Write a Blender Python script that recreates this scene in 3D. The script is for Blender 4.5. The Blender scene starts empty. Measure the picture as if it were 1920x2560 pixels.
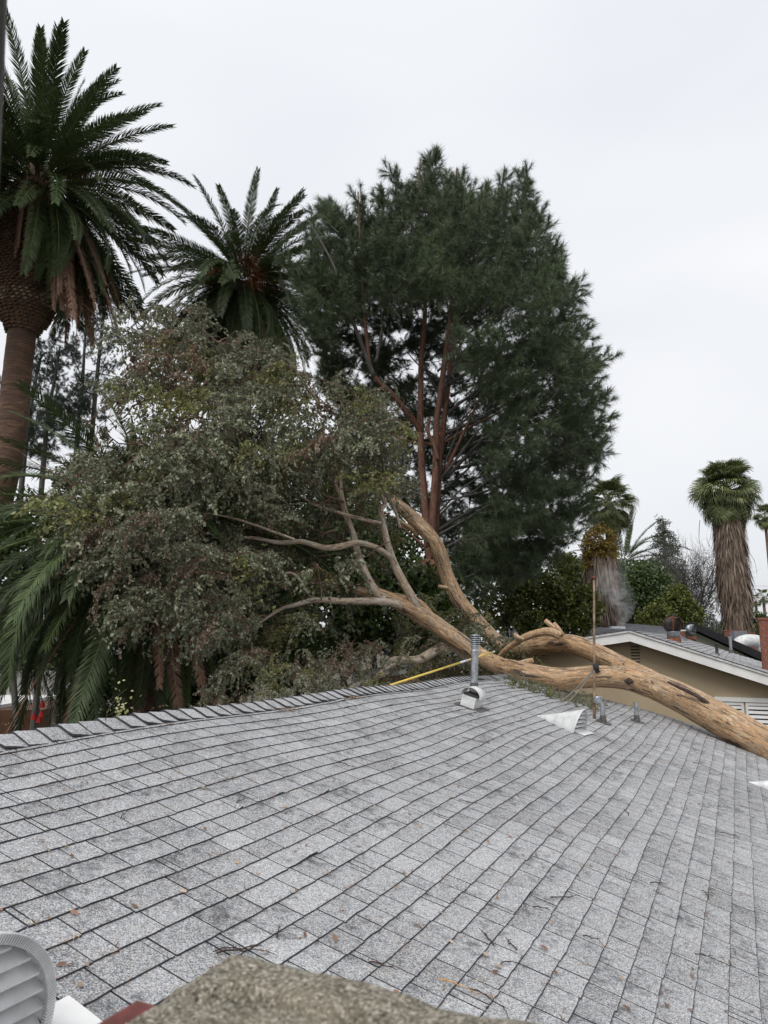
import bpy, math, random
import numpy as np
from mathutils import Vector, Matrix, noise as mnoise
random.seed(7); rng = np.random.default_rng(11)
C = bpy.context.scene.collection
S = bpy.context.scene
PI = math.pi
# ------------------------------------------------------------------ camera
CAM = np.array([0., 0., 5.0]); F = 1790.; TH = math.atan(320 / F)
cd = bpy.data.cameras.new('camera'); cam = bpy.data.objects.new('camera', cd); C.objects.link(cam)
cam.location = CAM; cam.rotation_euler = (PI / 2 + TH, 0, 0)
cd.sensor_fit = 'VERTICAL'; cd.sensor_height = 36; cd.sensor_width = 27; cd.lens = 36 * F / 2560
cd.clip_start = .02; cd.clip_end = 3000
cd.dof.use_dof = True; cd.dof.focus_distance = 6.5; cd.dof.aperture_fstop = 9.0
S.camera = cam
S.view_settings.view_transform = 'Standard'; S.view_settings.look = 'None'
S.view_settings.exposure = 0.32; S.view_settings.gamma = 1; S.view_settings.use_curve_mapping = False
# ------------------------------------------------------------------ world: overcast
W = bpy.data.worlds.new('World'); S.world = W; W.use_nodes = True
SUN_EL, SUN_ROT = math.radians(52), math.radians(205)
def world():
    nt = W.node_tree; N = nt.nodes; L = nt.links; N.clear()
    out = N.new('ShaderNodeOutputWorld'); bg = N.new('ShaderNodeBackground'); bg2 = N.new('ShaderNodeBackground')
    add = N.new('ShaderNodeAddShader')
    sky = N.new('ShaderNodeTexSky'); sky.sky_type = 'NISHITA'; sky.sun_disc = False
    sky.sun_elevation = SUN_EL; sky.sun_rotation = SUN_ROT; sky.air_density = 1.0; sky.dust_density = 4.0
    bg2.inputs[1].default_value = 0.012; L.new(sky.outputs[0], bg2.inputs[0])
    tc = N.new('ShaderNodeTexCoord'); sep = N.new('ShaderNodeSeparateXYZ'); L.new(tc.outputs['Generated'], sep.inputs[0])
    mp = N.new('ShaderNodeMapping'); mp.inputs['Scale'].default_value = (1, 1, 2.2); L.new(tc.outputs['Generated'], mp.inputs[0])
    nz = N.new('ShaderNodeTexNoise'); nz.inputs['Scale'].default_value = 1.7; nz.inputs['Detail'].default_value = 3; nz.inputs['Roughness'].default_value = .45
    nz.inputs['Distortion'].default_value = .4
    L.new(mp.outputs[0], nz.inputs['Vector'])
    r = N.new('ShaderNodeValToRGB'); L.new(nz.outputs[0], r.inputs[0])
    r.color_ramp.elements[0].position = .3; r.color_ramp.elements[0].color = (.525, .540, .568, 1)
    r.color_ramp.elements[1].position = .7; r.color_ramp.elements[1].color = (.628, .632, .642, 1)
    # overcast luminance: a little brighter low down in view, zenith brighter above the frame is the CIE habit
    mr = N.new('ShaderNodeMapRange'); L.new(sep.outputs[2], mr.inputs[0])
    mr.inputs[1].default_value = -.1; mr.inputs[2].default_value = 1; mr.inputs[3].default_value = 1.04; mr.inputs[4].default_value = 1.30
    mul = N.new('ShaderNodeVectorMath'); mul.operation = 'SCALE'; L.new(r.outputs[0], mul.inputs[0]); L.new(mr.outputs[0], mul.inputs['Scale'])
    L.new(mul.outputs[0], bg.inputs[0]); bg.inputs[1].default_value = 1.0
    L.new(bg.outputs[0], add.inputs[0]); L.new(bg2.outputs[0], add.inputs[1]); L.new(add.outputs[0], out.inputs[0])
world()
sd = bpy.data.lights.new('sun', 'SUN'); sd.energy = 1.45; sd.angle = math.radians(35); sd.color = (1, .97, .93)
sun = bpy.data.objects.new('sun', sd); C.objects.link(sun)
sdir = Vector((math.sin(SUN_ROT) * math.cos(SUN_EL), math.cos(SUN_ROT) * math.cos(SUN_EL), math.sin(SUN_EL)))
sun.rotation_euler = sdir.to_track_quat('Z', 'Y').to_euler(); sun.location = (0, 0, 40)
# ------------------------------------------------------------------ placing
def ray(px, py):
    x = px - 960; u = 1280 - py
    return np.array([x, F * math.cos(TH) - u * math.sin(TH), F * math.sin(TH) + u * math.cos(TH)]) 
def at(px, py, Y):
    r = ray(px, py); return CAM + r * (Y / r[1])
AZ = math.radians(26.0); SL = math.radians(16.2); HP = 1.65
cv = np.array([math.sin(AZ), math.cos(AZ), 0.]); uh = np.array([-math.cos(AZ), math.sin(AZ), 0.])
uv = uh * math.cos(SL) + np.array([0, 0, math.sin(SL)])
nv = np.cross(uv, cv); nv = nv / np.linalg.norm(nv); nv = nv * np.sign(nv[2])
RO = CAM - HP * nv
RV = 3.60; RC0 = -3.0; RC1 = 14.15; RVL = -3.3      # ridge, near gable, far gable, eave
def sm(a, b, x):
    t = min(1, max(0, (x - a) / (b - a))); return t * t * (3 - 2 * t)
def sag(c, v):
    t = min(1, max(0, (c - 8.3) / 5.9))
    return .13 * t ** 2.2 * sm(.6, 3.7, v) + .012 * math.sin(c * 1.9 + v) + .010 * math.sin(v * 2.3 - c * .7)
def rp(c, v, h=0.):
    p = RO + c * cv + v * uv + h * nv
    return p - np.array([0, 0, sag(c, v)])
def hit(px, py):
    r = ray(px, py); r = r / np.linalg.norm(r); t = -HP / (r @ nv); p = r * t
    return p @ cv, p @ uv
def proj(p):
    p = np.asarray(p) - CAM
    y = p[1] * math.cos(TH) + p[2] * math.sin(TH); z = -p[1] * math.sin(TH) + p[2] * math.cos(TH)
    return 960 + F * p[0] / y, 1280 - F * z / y, y
# ------------------------------------------------------------------ objects and meshes
def tag(o, label=None, cat=None, group=None, kind=None):
    if label: o['label'] = label
    if cat: o['category'] = cat
    if group: o['group'] = group
    if kind: o['kind'] = kind
    return o
def empty(name, loc=(0, 0, 0), rz=0):
    o = bpy.data.objects.new(name, None); C.objects.link(o); o.location = loc; o.rotation_euler = (0, 0, rz); o.empty_display_size = .2
    return o
def link(name, me, parent=None, mat=None):
    o = bpy.data.objects.new(name, me); C.objects.link(o)
    if mat and not me.materials: me.materials.append(mat)
    if parent is not None:
        o.parent = parent
        if parent.type == 'EMPTY' or True:
            o.matrix_parent_inverse = WM(parent).inverted()
    return o
def WM(o):
    m = Matrix.LocRotScale(o.location, o.rotation_euler, o.scale)
    if o.parent: m = WM(o.parent) @ o.matrix_parent_inverse @ m
    return m
def mesh_np(name, V, Fs, smooth=False, attrs=None, mat=None, midx=None):
    """V (n,3); Fs list of int arrays (m,k)"""
    me = bpy.data.meshes.new(name)
    V = np.asarray(V, dtype=np.float32).reshape(-1, 3)
    if isinstance(Fs, np.ndarray): Fs = [Fs]
    Fs = [np.asarray(f, dtype=np.int32) for f in Fs if len(f)]
    me.vertices.add(len(V)); me.vertices.foreach_set('co', V.ravel())
    tot = sum(f.size for f in Fs); nf = sum(len(f) for f in Fs)
    me.loops.add(tot); me.loops.foreach_set('vertex_index', np.concatenate([f.ravel() for f in Fs]))
    ls = []; s = 0
    for f in Fs:
        ls.append(s + np.arange(len(f)) * f.shape[1]); s += f.size
    me.polygons.add(nf); me.polygons.foreach_set('loop_start', np.concatenate(ls).astype(np.int32))
    me.update(calc_edges=True)
    if smooth: me.polygons.foreach_set('use_smooth', np.ones(nf, dtype=bool))
    else: me.polygons.foreach_set('use_smooth', np.zeros(nf, dtype=bool))
    for k, a in (attrs or {}).items():
        a = np.asarray(a, dtype=np.float32)
        if a.ndim == 2: at_ = me.attributes.new(k, 'FLOAT_VECTOR', 'POINT'); at_.data.foreach_set('vector', a.ravel())
        else: at_ = me.attributes.new(k, 'FLOAT', 'POINT'); at_.data.foreach_set('value', a)
    for m in (mat if isinstance(mat, (list, tuple)) else [mat] if mat else []): me.materials.append(m)
    if midx is not None: me.polygons.foreach_set('material_index', np.asarray(midx, dtype=np.int32))
    me.validate(); return me
class MB:
    def __init__(s): s.V = []; s.F = []; s.B = []; s.T = []; s.M = []; s.m = 0
    def add(s, V, Fc, bc=None, tone=0.):
        o = len(s.V); s.V += [tuple(v) for v in V]; s.F += [tuple(i + o for i in f) for f in Fc]; s.M += [s.m] * len(Fc)
        s.B += [tuple(b) for b in bc] if bc is not None else [tuple(v) for v in V]
        s.T += list(tone) if hasattr(tone, '__len__') else [tone] * len(V); return s
    def box(s, a, b, M=None, tone=0.):
        x0, y0, z0 = a; x1, y1, z1 = b
        V = [(x0, y0, z0), (x1, y0, z0), (x1, y1, z0), (x0, y1, z0), (x0, y0, z1), (x1, y0, z1), (x1, y1, z1), (x0, y1, z1)]
        if M is not None: V = [tuple(M(np.array(v)) if callable(M) else M @ Vector(v)) for v in V]
        return s.add(V, [(0, 3, 2, 1), (4, 5, 6, 7), (0, 1, 5, 4), (1, 2, 6, 5), (2, 3, 7, 6), (3, 0, 4, 7)], tone=tone)
    def tube(s, P, R, seg=8, cap=True, rough=0., lump=0., tone=0., rs=0, squash=1.):
        P = [Vector(p) for p in P]; n = len(P)
        if not hasattr(R, '__len__'): R = [R] * n
        t0 = (P[1] - P[0]).normalized(); a = t0.orthogonal().normalized()
        ln = 0; V = []; B = []; Rm = sum(R) / len(R)
        for i in range(n):
            t = ((P[min(i + 1, n - 1)] - P[max(i - 1, 0)])).normalized()
            a = (a - t * a.dot(t)).normalized(); b = t.cross(a)
            if i: ln += (P[i] - P[i - 1]).length
            for k in range(seg):
                th = 2 * PI * k / seg; r = R[i]
                if rough: r *= 1 + (.022 * mnoise.noise(Vector((math.cos(th) * 5, math.sin(th) * 5, ln * 1.2 + rs))) if seg > 19 else 0) + rough * mnoise.noise(Vector((math.cos(th) * 1.3, math.sin(th) * 1.3, ln * 1.1 / max(.1, Rm) * .25 + rs))) + rough * .5 * mnoise.noise(Vector((math.cos(th) * 3.3, math.sin(th) * 3.3, ln * 4 + rs)))
                V.append(P[i] + (a * math.cos(th) + b * math.sin(th)) * r)
                B.append((math.cos(th) * max(Rm, .02), math.sin(th) * max(Rm, .02), ln + rs))
        Fc = [(i * seg + k, i * seg + (k + 1) % seg, (i + 1) * seg + (k + 1) % seg, (i + 1) * seg + k) for i in range(n - 1) for k in range(seg)]
        if cap: Fc += [tuple(reversed(range(seg))), tuple((n - 1) * seg + k for k in range(seg))]
        return s.add(V, Fc, B, tone)
    def lathe(s, prof, o=(0, 0, 0), seg=20, ax=None, tone=0.):
        """prof: (r, z); optional callable ax mapping local->world"""
        V = []
        for r, z in prof:
            for k in range(seg):
                th = 2 * PI * k / seg; V.append((o[0] + r * math.cos(th), o[1] + r * math.sin(th), o[2] + z))
        if ax: V = [tuple(ax(np.array(v))) for v in V]
        n = len(prof)
        Fc = [(i * seg + k, i * seg + (k + 1) % seg, (i + 1) * seg + (k + 1) % seg, (i + 1) * seg + k) for i in range(n - 1) for k in range(seg)]
        Fc += [tuple(reversed(range(seg))), tuple((n - 1) * seg + k for k in range(seg))]
        return s.add(V, Fc, tone=tone)
    def me(s, name, mat, smooth=False):
        m = bpy.data.meshes.new(name); m.from_pydata(s.V, [], s.F); m.update()
        a = m.attributes.new('bc', 'FLOAT_VECTOR', 'POINT'); a.data.foreach_set('vector', np.array(s.B, dtype=np.float32).ravel())
        a = m.attributes.new('tone', 'FLOAT', 'POINT'); a.data.foreach_set('value', np.array(s.T, dtype=np.float32))
        for k in (mat if isinstance(mat, (list, tuple)) else [mat]): m.materials.append(k)
        m.polygons.foreach_set('material_index', np.array(s.M, dtype=np.int32))
        m.polygons.foreach_set('use_smooth', np.full(len(m.polygons), smooth, dtype=bool)); return m
    def build(s, name, mat, parent=None, smooth=False): return link(name, s.me(name, mat, smooth), parent)
def spline(P, R=None, n=6):
    """Catmull-Rom through points, with radii"""
    P = [np.asarray(p, float) for p in P]; R = list(R) if R is not None else [0] * len(P)
    out = []; ro = []
    for i in range(len(P) - 1):
        p0 = P[max(0, i - 1)]; p1 = P[i]; p2 = P[i + 1]; p3 = P[min(len(P) - 1, i + 2)]
        for k in range(n):
            t = k / n
            out.append(.5 * ((2 * p1) + (-p0 + p2) * t + (2 * p0 - 5 * p1 + 4 * p2 - p3) * t * t + (-p0 + 3 * p1 - 3 * p2 + p3) * t ** 3)); ro.append(R[i] * (1 - t) + R[i + 1] * t)
    out.append(P[-1]); ro.append(R[-1]); return out, ro
# ------------------------------------------------------------------ materials
def newmat(name):
    m = bpy.data.materials.new(name); m.use_nodes = True; nt = m.node_tree; nt.nodes.clear()
    out = nt.nodes.new('ShaderNodeOutputMaterial'); b = nt.nodes.new('ShaderNodeBsdfPrincipled'); nt.links.new(b.outputs[0], out.inputs[0])
    return m, nt, b, out
def nd(nt, t, **kw):
    n = nt.nodes.new('ShaderNode' + t)
    for k, v in kw.items():
        if k.startswith('i_'): n.inputs[k[2:].replace('_', ' ')].default_value = v
        else: setattr(n, k, v)
    return n
def ramp(nt, src, stops):
    r = nt.nodes.new('ShaderNodeValToRGB'); nt.links.new(src, r.inputs[0]); e = r.color_ramp.elements
    while len(e) < len(stops): e.new(.5)
    for i, (p, c) in enumerate(stops): e[i].position = p; e[i].color = (*c, 1) if len(c) == 3 else c
    return r.outputs[0]
def mixc(nt, fac, a, b, mode='MIX'):
    m = nt.nodes.new('ShaderNodeMix'); m.data_type = 'RGBA'; m.blend_type = mode
    for s_, v in ((m.inputs[0], fac), (m.inputs[6], a), (m.inputs[7], b)):
        if isinstance(v, (int, float)): s_.default_value = v
        elif isinstance(v, tuple): s_.default_value = (*v, 1) if len(v) == 3 else v
        else: nt.links.new(v, s_)
    return m.outputs[2]
def noise(nt, scale, vec=None, detail=4, rough=.55, dist=0, kind='Noise', **kw):
    n = nt.nodes.new('ShaderNodeTex' + kind); n.inputs['Scale'].default_value = scale
    if kind == 'Noise': n.inputs['Detail'].default_value = detail; n.inputs['Roughness'].default_value = rough; n.inputs['Distortion'].default_value = dist
    if vec is not None: nt.links.new(vec, n.inputs['Vector'])
    return n
def vmap(nt, src, sc):
    m = nt.nodes.new('ShaderNodeMapping'); m.inputs['Scale'].default_value = sc; nt.links.new(src, m.inputs[0]); return m.outputs[0]
def attr(nt, name, out=1):
    a = nt.nodes.new('ShaderNodeAttribute'); a.attribute_name = name; return a.outputs[out]
def pos(nt): return nt.nodes.new('ShaderNodeNewGeometry').outputs['Position']
def bump(nt, b, h, strength=.3, dist=.01):
    n = nt.nodes.new('ShaderNodeBump'); n.inputs['Strength'].default_value = strength; n.inputs['Distance'].default_value = dist
    nt.links.new(h, n.inputs['Height']); nt.links.new(n.outputs[0], b.inputs['Normal'])
MT = {}
def simple(name, col, rough=.7, metal=0., var=.15, scale=6., bmp=0., bscale=60.):
    m, nt, b, o = newmat(name); p = pos(nt); n1 = noise(nt, scale, p)
    d = tuple(max(0, x * (1 - var * 1.6)) for x in col); l = tuple(min(1, x * (1 + var)) for x in col)
    nt.links.new(ramp(nt, n1.outputs[0], [(.3, d), (.7, l)]), b.inputs['Base Color'])
    b.inputs['Roughness'].default_value = rough; b.inputs['Metallic'].default_value = metal
    if bmp: bump(nt, b, noise(nt, bscale, p).outputs[0], bmp, .004)
    MT[name] = m; return m
# shingles: granules, blotches, dark butts
def mat_shingle(name, light=1.0, lichen=.35):
    m, nt, b, o = newmat(name); p = pos(nt); L = nt.links
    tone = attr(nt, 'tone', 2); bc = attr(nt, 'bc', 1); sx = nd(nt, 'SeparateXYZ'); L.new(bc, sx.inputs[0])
    v = noise(nt, 235, p, kind='Voronoi'); v.feature = 'F1'
    s2 = nd(nt, 'SeparateColor'); L.new(v.outputs['Color'], s2.inputs[0])
    g = ramp(nt, s2.outputs[0], [(0, (.022, .024, .030)), (.26, (.06, .063, .072)), (.45, (.27, .277, .29)), (.66, (.55, .56, .57)), (1, (.82, .82, .81))])
    tan = mixc(nt, ramp(nt, s2.outputs[1], [(.9, (0, 0, 0)), (.93, (1, 1, 1))]), g, (.42, .31, .19))
    # a median tone the granules blend to (from a few metres the granules merge)
    base = ramp(nt, tone, [(0, (.18, .188, .205)), (.35, (.28, .292, .312)), (.7, (.355, .368, .39)), (1, (.44, .455, .475))])
    c1 = mixc(nt, .52, base, tan)
    # big dark weathering blotches; some tabs also darken towards their upper part
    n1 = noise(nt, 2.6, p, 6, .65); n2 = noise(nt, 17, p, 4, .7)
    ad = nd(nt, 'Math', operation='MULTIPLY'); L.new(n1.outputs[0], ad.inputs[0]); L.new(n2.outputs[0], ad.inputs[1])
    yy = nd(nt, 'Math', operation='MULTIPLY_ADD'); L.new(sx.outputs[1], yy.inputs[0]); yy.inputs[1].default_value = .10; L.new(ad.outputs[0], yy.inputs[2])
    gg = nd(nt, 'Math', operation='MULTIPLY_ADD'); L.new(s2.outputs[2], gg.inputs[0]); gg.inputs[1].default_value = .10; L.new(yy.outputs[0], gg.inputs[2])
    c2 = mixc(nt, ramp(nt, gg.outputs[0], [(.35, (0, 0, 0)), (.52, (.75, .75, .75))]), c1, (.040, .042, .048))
    n3 = noise(nt, 5, p, 5, .7)
    c3 = mixc(nt, ramp(nt, n3.outputs[0], [(.58, (0, 0, 0)), (.76, (lichen, lichen, lichen))]), c2, (.27, .235, .17))
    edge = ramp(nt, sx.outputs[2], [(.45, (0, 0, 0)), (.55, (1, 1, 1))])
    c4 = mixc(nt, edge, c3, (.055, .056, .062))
    L.new(c4, b.inputs['Base Color']); b.inputs['Roughness'].default_value = .93; b.inputs['Specular IOR Level'].default_value = .25
    bump(nt, b, v.outputs['Distance'], .55, .002)
    MT[name] = m; return m
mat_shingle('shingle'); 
def mat_bark(name, cols, crack=(.05, .028, .024), camt=.5, ls=1.0, pale=.0):
    m, nt, b, o = newmat(name); L = nt.links; bc = attr(nt, 'bc', 1)
    st = vmap(nt, bc, (1, 1, .22)); st2 = vmap(nt, bc, (1, 1, .09))
    n1 = noise(nt, 4.5 * ls, st, 6, .62, 1.2); n2 = noise(nt, 17 * ls, st2, 6, .7, .6); n3 = noise(nt, 1.3 * ls, vmap(nt, bc, (1, 1, .35)), 4, .6)
    c = ramp(nt, n1.outputs[0], [(.36, cols[0]), (.44, cols[1]), (.50, cols[2]), (.57, cols[3]), (.64, cols[0])])
    c = mixc(nt, ramp(nt, n3.outputs[0], [(.46, (0, 0, 0)), (.60, (.6, .6, .6))]), c, cols[3])
    c = mixc(nt, ramp(nt, n2.outputs[0], [(.36, (.9, .9, .9)), (.47, (0, 0, 0))]), c, tuple(x * .5 for x in cols[1]))
    v = noise(nt, 9 * ls, vmap(nt, bc, (1, 1, .075)), 5, .72, .8)
    c = mixc(nt, ramp(nt, v.outputs[0], [(.655 - .1 * camt, (0, 0, 0)), (.70 - .1 * camt, (1, 1, 1))]), c, crack)
    L.new(c, b.inputs['Base Color']); b.inputs['Roughness'].default_value = .72
    bump(nt, b, n2.outputs[0], .7, .012); MT[name] = m; return m
def mat_gum(name, cols, ls=1., dark=(.055, .033, .027)):
    m, nt, b, o = newmat(name); L = nt.links; bc = attr(nt, 'bc', 1)
    A = noise(nt, 5.5 * ls, vmap(nt, bc, (1, 1, .33)), 7, .68, 1.6); B = noise(nt, 9 * ls, vmap(nt, bc, (1.2, 1.2, .16)), 6, .65, .8); D = noise(nt, 2.2 * ls, vmap(nt, bc, (1, 1, .4)), 5, .6, .5); E_ = noise(nt, 26 * ls, vmap(nt, bc, (1, 1, .12)), 4, .7)
    c = ramp(nt, A.outputs[0], [(.40, cols[0]), (.455, cols[1]), (.465, cols[2]), (.53, cols[0]), (.54, cols[3]), (.60, cols[4])])
    c = mixc(nt, ramp(nt, D.outputs[0], [(.50, (0, 0, 0)), (.56, (.4, .4, .4))]), c, cols[2]); c = mixc(nt, ramp(nt, D.outputs[0], [(.36, (.7, .7, .7)), (.42, (0, 0, 0))]), c, cols[4])
    c = mixc(nt, ramp(nt, E_.outputs[0], [(.38, (.75, .75, .75)), (.50, (0, 0, 0))]), c, tuple(x * .55 for x in cols[3]))
    c = mixc(nt, ramp(nt, B.outputs[0], [(.575, (0, 0, 0)), (.61, (.95, .95, .95))]), c, dark)
    c = mixc(nt, ramp(nt, B.outputs[0], [(.33, (.9, .9, .9)), (.37, (0, 0, 0))]), c, tuple(min(1, x * 1.35) for x in cols[0]))
    L.new(c, b.inputs['Base Color']); b.inputs['Roughness'].default_value = .65
    mx = nd(nt, 'Math', operation='ADD'); L.new(A.outputs[0], mx.inputs[0]); L.new(E_.outputs[0], mx.inputs[1]); bump(nt, b, mx.outputs[0], .8, .018); MT[name] = m
mat_gum('gum_bark', [(.57, .43, .28), (.19, .11, .065), (.43, .245, .11), (.24, .15, .085), (.39, .30, .21)])
simple('dark_bark', (.062, .042, .038), .85, 0, .5, 25)
mat_gum('gum_bark_pale', [(.56, .50, .41), (.22, .15, .10), (.38, .27, .17), (.30, .22, .15), (.44, .41, .36)], ls=1.7)
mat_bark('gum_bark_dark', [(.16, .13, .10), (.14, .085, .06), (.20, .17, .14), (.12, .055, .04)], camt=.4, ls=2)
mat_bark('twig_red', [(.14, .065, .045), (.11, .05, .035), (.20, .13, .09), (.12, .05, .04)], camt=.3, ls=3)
mat_bark('pine_bark', [(.20, .088, .052), (.13, .055, .036), (.25, .12, .07), (.15, .08, .058)], camt=.9, ls=2.6, crack=(.03, .016, .013))
mat_bark('grey_bark', [(.09, .085, .08), (.06, .055, .052), (.13, .12, .11), (.08, .07, .062)], camt=.6, ls=2)
def mat_palmtrunk():
    m, nt, b, o = newmat('palm_trunk'); L = nt.links; bc = attr(nt, 'bc', 1)
    st = vmap(nt, bc, (1.0, 1.0, 9)); n1 = noise(nt, 1.6, st, 6, .7, .8); n2 = noise(nt, 2.2, bc, 5, .6)
    c = ramp(nt, n1.outputs[0], [(.30, (.020, .012, .009)), (.42, (.085, .048, .03)), (.58, (.17, .098, .058)), (.75, (.26, .17, .105))])
    c = mixc(nt, ramp(nt, n2.outputs[0], [(.35, (.75, .75, .75)), (.6, (0, 0, 0))]), c, (.075, .045, .034))
    L.new(c, b.inputs['Base Color']); b.inputs['Roughness'].default_value = .9; bump(nt, b, n1.outputs[0], .9, .05); MT['palm_trunk'] = m
mat_palmtrunk()
def mat_leaf(name, stops, trans=.25, rough=.45, tcol=None, spec=.5, objvar=.35):
    m, nt, b, o = newmat(name); L = nt.links; t = attr(nt, 'tone', 2)
    c = ramp(nt, t, stops)
    oi = nd(nt, 'ObjectInfo'); mr = nd(nt, 'MapRange'); L.new(oi.outputs['Random'], mr.inputs[0]); mr.inputs[3].default_value = 1 - objvar; mr.inputs[4].default_value = 1 + objvar
    vm = nd(nt, 'VectorMath', operation='SCALE'); L.new(c, vm.inputs[0]); L.new(mr.outputs[0], vm.inputs['Scale'])
    L.new(vm.outputs[0], b.inputs['Base Color']); b.inputs['Roughness'].default_value = rough; b.inputs['Specular IOR Level'].default_value = spec
    if trans:
        tr = nd(nt, 'BsdfTranslucent'); L.new(vm.outputs[0], tr.inputs[0]); mx = nd(nt, 'MixShader'); mx.inputs[0].default_value = trans
        L.new(b.outputs[0], mx.inputs[1]); L.new(tr.outputs[0], mx.inputs[2]); L.new(mx.outputs[0], o.inputs[0])
    MT[name] = m; return m
mat_leaf('gum_leaf', [(0, (.10, .11, .05)), (.35, (.18, .20, .11)), (.65, (.26, .29, .19)), (.9, (.38, .41, .32)), (1, (.27, .20, .11))], rough=.38, objvar=.3)
mat_leaf('gum_leaf_brown', [(0, (.09, .05, .03)), (.4, (.18, .115, .07)), (.75, (.20, .18, .12)), (1, (.34, .29, .22))], rough=.45, objvar=.3)
mat_leaf('gum_leaf_yellow', [(0, (.10, .11, .035)), (.4, (.19, .21, .065)), (.8, (.32, .32, .12)), (1, (.22, .26, .17))], rough=.45, objvar=.25)
mat_leaf('palm_leaf', [(0, (.035, .052, .022)), (.5, (.062, .092, .035)), (.85, (.10, .135, .045)), (1, (.24, .24, .09))], rough=.5, objvar=.35, trans=.2, spec=.3)
mat_leaf('palm_leaf_bright', [(0, (.035, .055, .018)), (.5, (.062, .092, .026)), (.85, (.095, .13, .036)), (1, (.20, .21, .08))], rough=.5, objvar=.3, trans=.25, spec=.3)
mat_leaf('palm_dead', [(0, (.11, .055, .032)), (.5, (.20, .115, .075)), (1, (.32, .21, .145))], rough=.75, objvar=.4, trans=.15)
mat_leaf('palm_flower', [(0, (.16, .06, .02)), (1, (.34, .15, .05))], rough=.8, trans=0)
mat_leaf('pine_needle', [(0, (.048, .070, .034)), (.5, (.085, .122, .058)), (.85, (.135, .18, .085)), (1, (.20, .225, .11))], rough=.5, objvar=.42, trans=.15)
mat_leaf('pine_needle_olive', [(0, (.035, .055, .022)), (.5, (.065, .095, .035)), (1, (.13, .15, .06))], rough=.5, objvar=.3, trans=.15)
mat_leaf('pine_needle_pale', [(0, (.04, .06, .045)), (1, (.095, .125, .095))], rough=.55, objvar=.3, trans=.15)
mat_leaf('fan_leaf', [(0, (.06, .08, .03)), (.6, (.12, .15, .055)), (1, (.24, .25, .11))], rough=.42, objvar=.4)
mat_leaf('straw', [(0, (.09, .06, .045)), (.5, (.19, .14, .105)), (1, (.32, .25, .19))], rough=.85, objvar=.2, trans=.1)
mat_leaf('bush_green', [(0, (.026, .046, .014)), (.5, (.062, .10, .028)), (1, (.13, .18, .05))], rough=.5, objvar=.1)
mat_leaf('bush_yellowgreen', [(0, (.04, .058, .011)), (.5, (.105, .13, .024)), (1, (.22, .23, .045))], rough=.5, objvar=.1)
mat_leaf('bush_gold', [(0, (.10, .07, .015)), (.5, (.24, .17, .03)), (1, (.36, .27, .06))], rough=.6, objvar=.1)
mat_leaf('cedar_leaf', [(0, (.075, .09, .07)), (1, (.17, .19, .15))], rough=.6, objvar=.1)
mat_leaf('dry_leaf', [(0, (.16, .09, .06)), (.5, (.30, .17, .11)), (1, (.50, .40, .31))], rough=.7, objvar=.35)
simple('stucco_tan', (.40, .325, .22), .95, 0, .05, 1.2, .25, 180)
simple('stucco_green', (.40, .40, .33), .95, 0, .05, 1)
simple('white_paint', (.74, .74, .73), .6, 0, .07, 5)
simple('white_metal', (.66, .67, .67), .45, .08, .16, 9)
simple('inside_dark', (.03, .03, .03), .8)
simple('window_dark', (.03, .035, .05), .15)
simple('black_paint', (.025, .026, .03), .6)
simple('deck_wood', (.05, .045, .04), .95)
simple('galvanised', (.42, .45, .48), .38, .75, .22, 22)
simple('lead_tar', (.10, .095, .09), .85, 0, .3, 30)
simple('rust', (.20, .07, .035), .85, .2, .4, 14)
simple('rusty_black', (.055, .048, .045), .6, .5, .4, 9)
simple('brick_red', (.23, .082, .055), .9, 0, .3, 40, .5, 200)
simple('mortar', (.36, .33, .29), .95, 0, .15, 50)
simple('red_paint', (.17, .045, .037), .8, 0, .3, 30)
simple('pole_brown', (.27, .185, .125), .6, .2, .4, 8)
simple('yellow_plastic', (.72, .52, .10), .45, 0, .08, 8)
simple('cut_wood', (.62, .38, .19), .8, 0, .2, 30)
simple('cord_grey', (.34, .30, .25), .8)
simple('ground_soil', (.085, .075, .05), .95, 0, .4, .5)
simple('brown_board', (.13, .06, .03), .8, 0, .25, 4)
simple('plastic_blue', (.05, .12, .35), .5)
simple('red_cloth', (.55, .03, .02), .7)
simple('dry_twig', (.055, .032, .024), .85, 0, .4, 20)
simple('concrete', (.45, .44, .42), .9, 0, .15, 4)
simple('roof_far', (.20, .205, .225), .95, 0, .2, 3)
def mat_crown():
    m, nt, b, o = newmat('mortar_crown'); p = pos(nt); L = nt.links
    v = noise(nt, 430, p, kind='Voronoi'); s = nd(nt, 'SeparateColor'); L.new(v.outputs['Color'], s.inputs[0])
    c = ramp(nt, s.outputs[0], [(0, (.05, .045, .035)), (.25, (.22, .19, .14)), (.7, (.40, .36, .28)), (1, (.80, .74, .62))])
    n = noise(nt, 55, p, 8, .8); c = mixc(nt, ramp(nt, n.outputs[0], [(.36, (.7, .7, .7)), (.5, (0, 0, 0))]), c, (.16, .135, .09))
    n4 = noise(nt, 6, p, 5, .7); c = mixc(nt, ramp(nt, n4.outputs[0], [(.5, (0, 0, 0)), (.7, (.5, .5, .5))]), c, (.38, .34, .24))
    L.new(c, b.inputs['Base Color']); b.inputs['Roughness'].default_value = .95; bump(nt, b, n.outputs[0], .8, .02); MT['mortar_crown'] = m
mat_crown()
# ================================================================== SETTING
g = MB(); g.add([(-900, -400, 0), (900, -400, 0), (900, 1500, 0), (-900, 1500, 0)], [(0, 1, 2, 3)])
tag(g.build('ground', MT['ground_soil']), kind='structure')
exec_order = []
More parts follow.
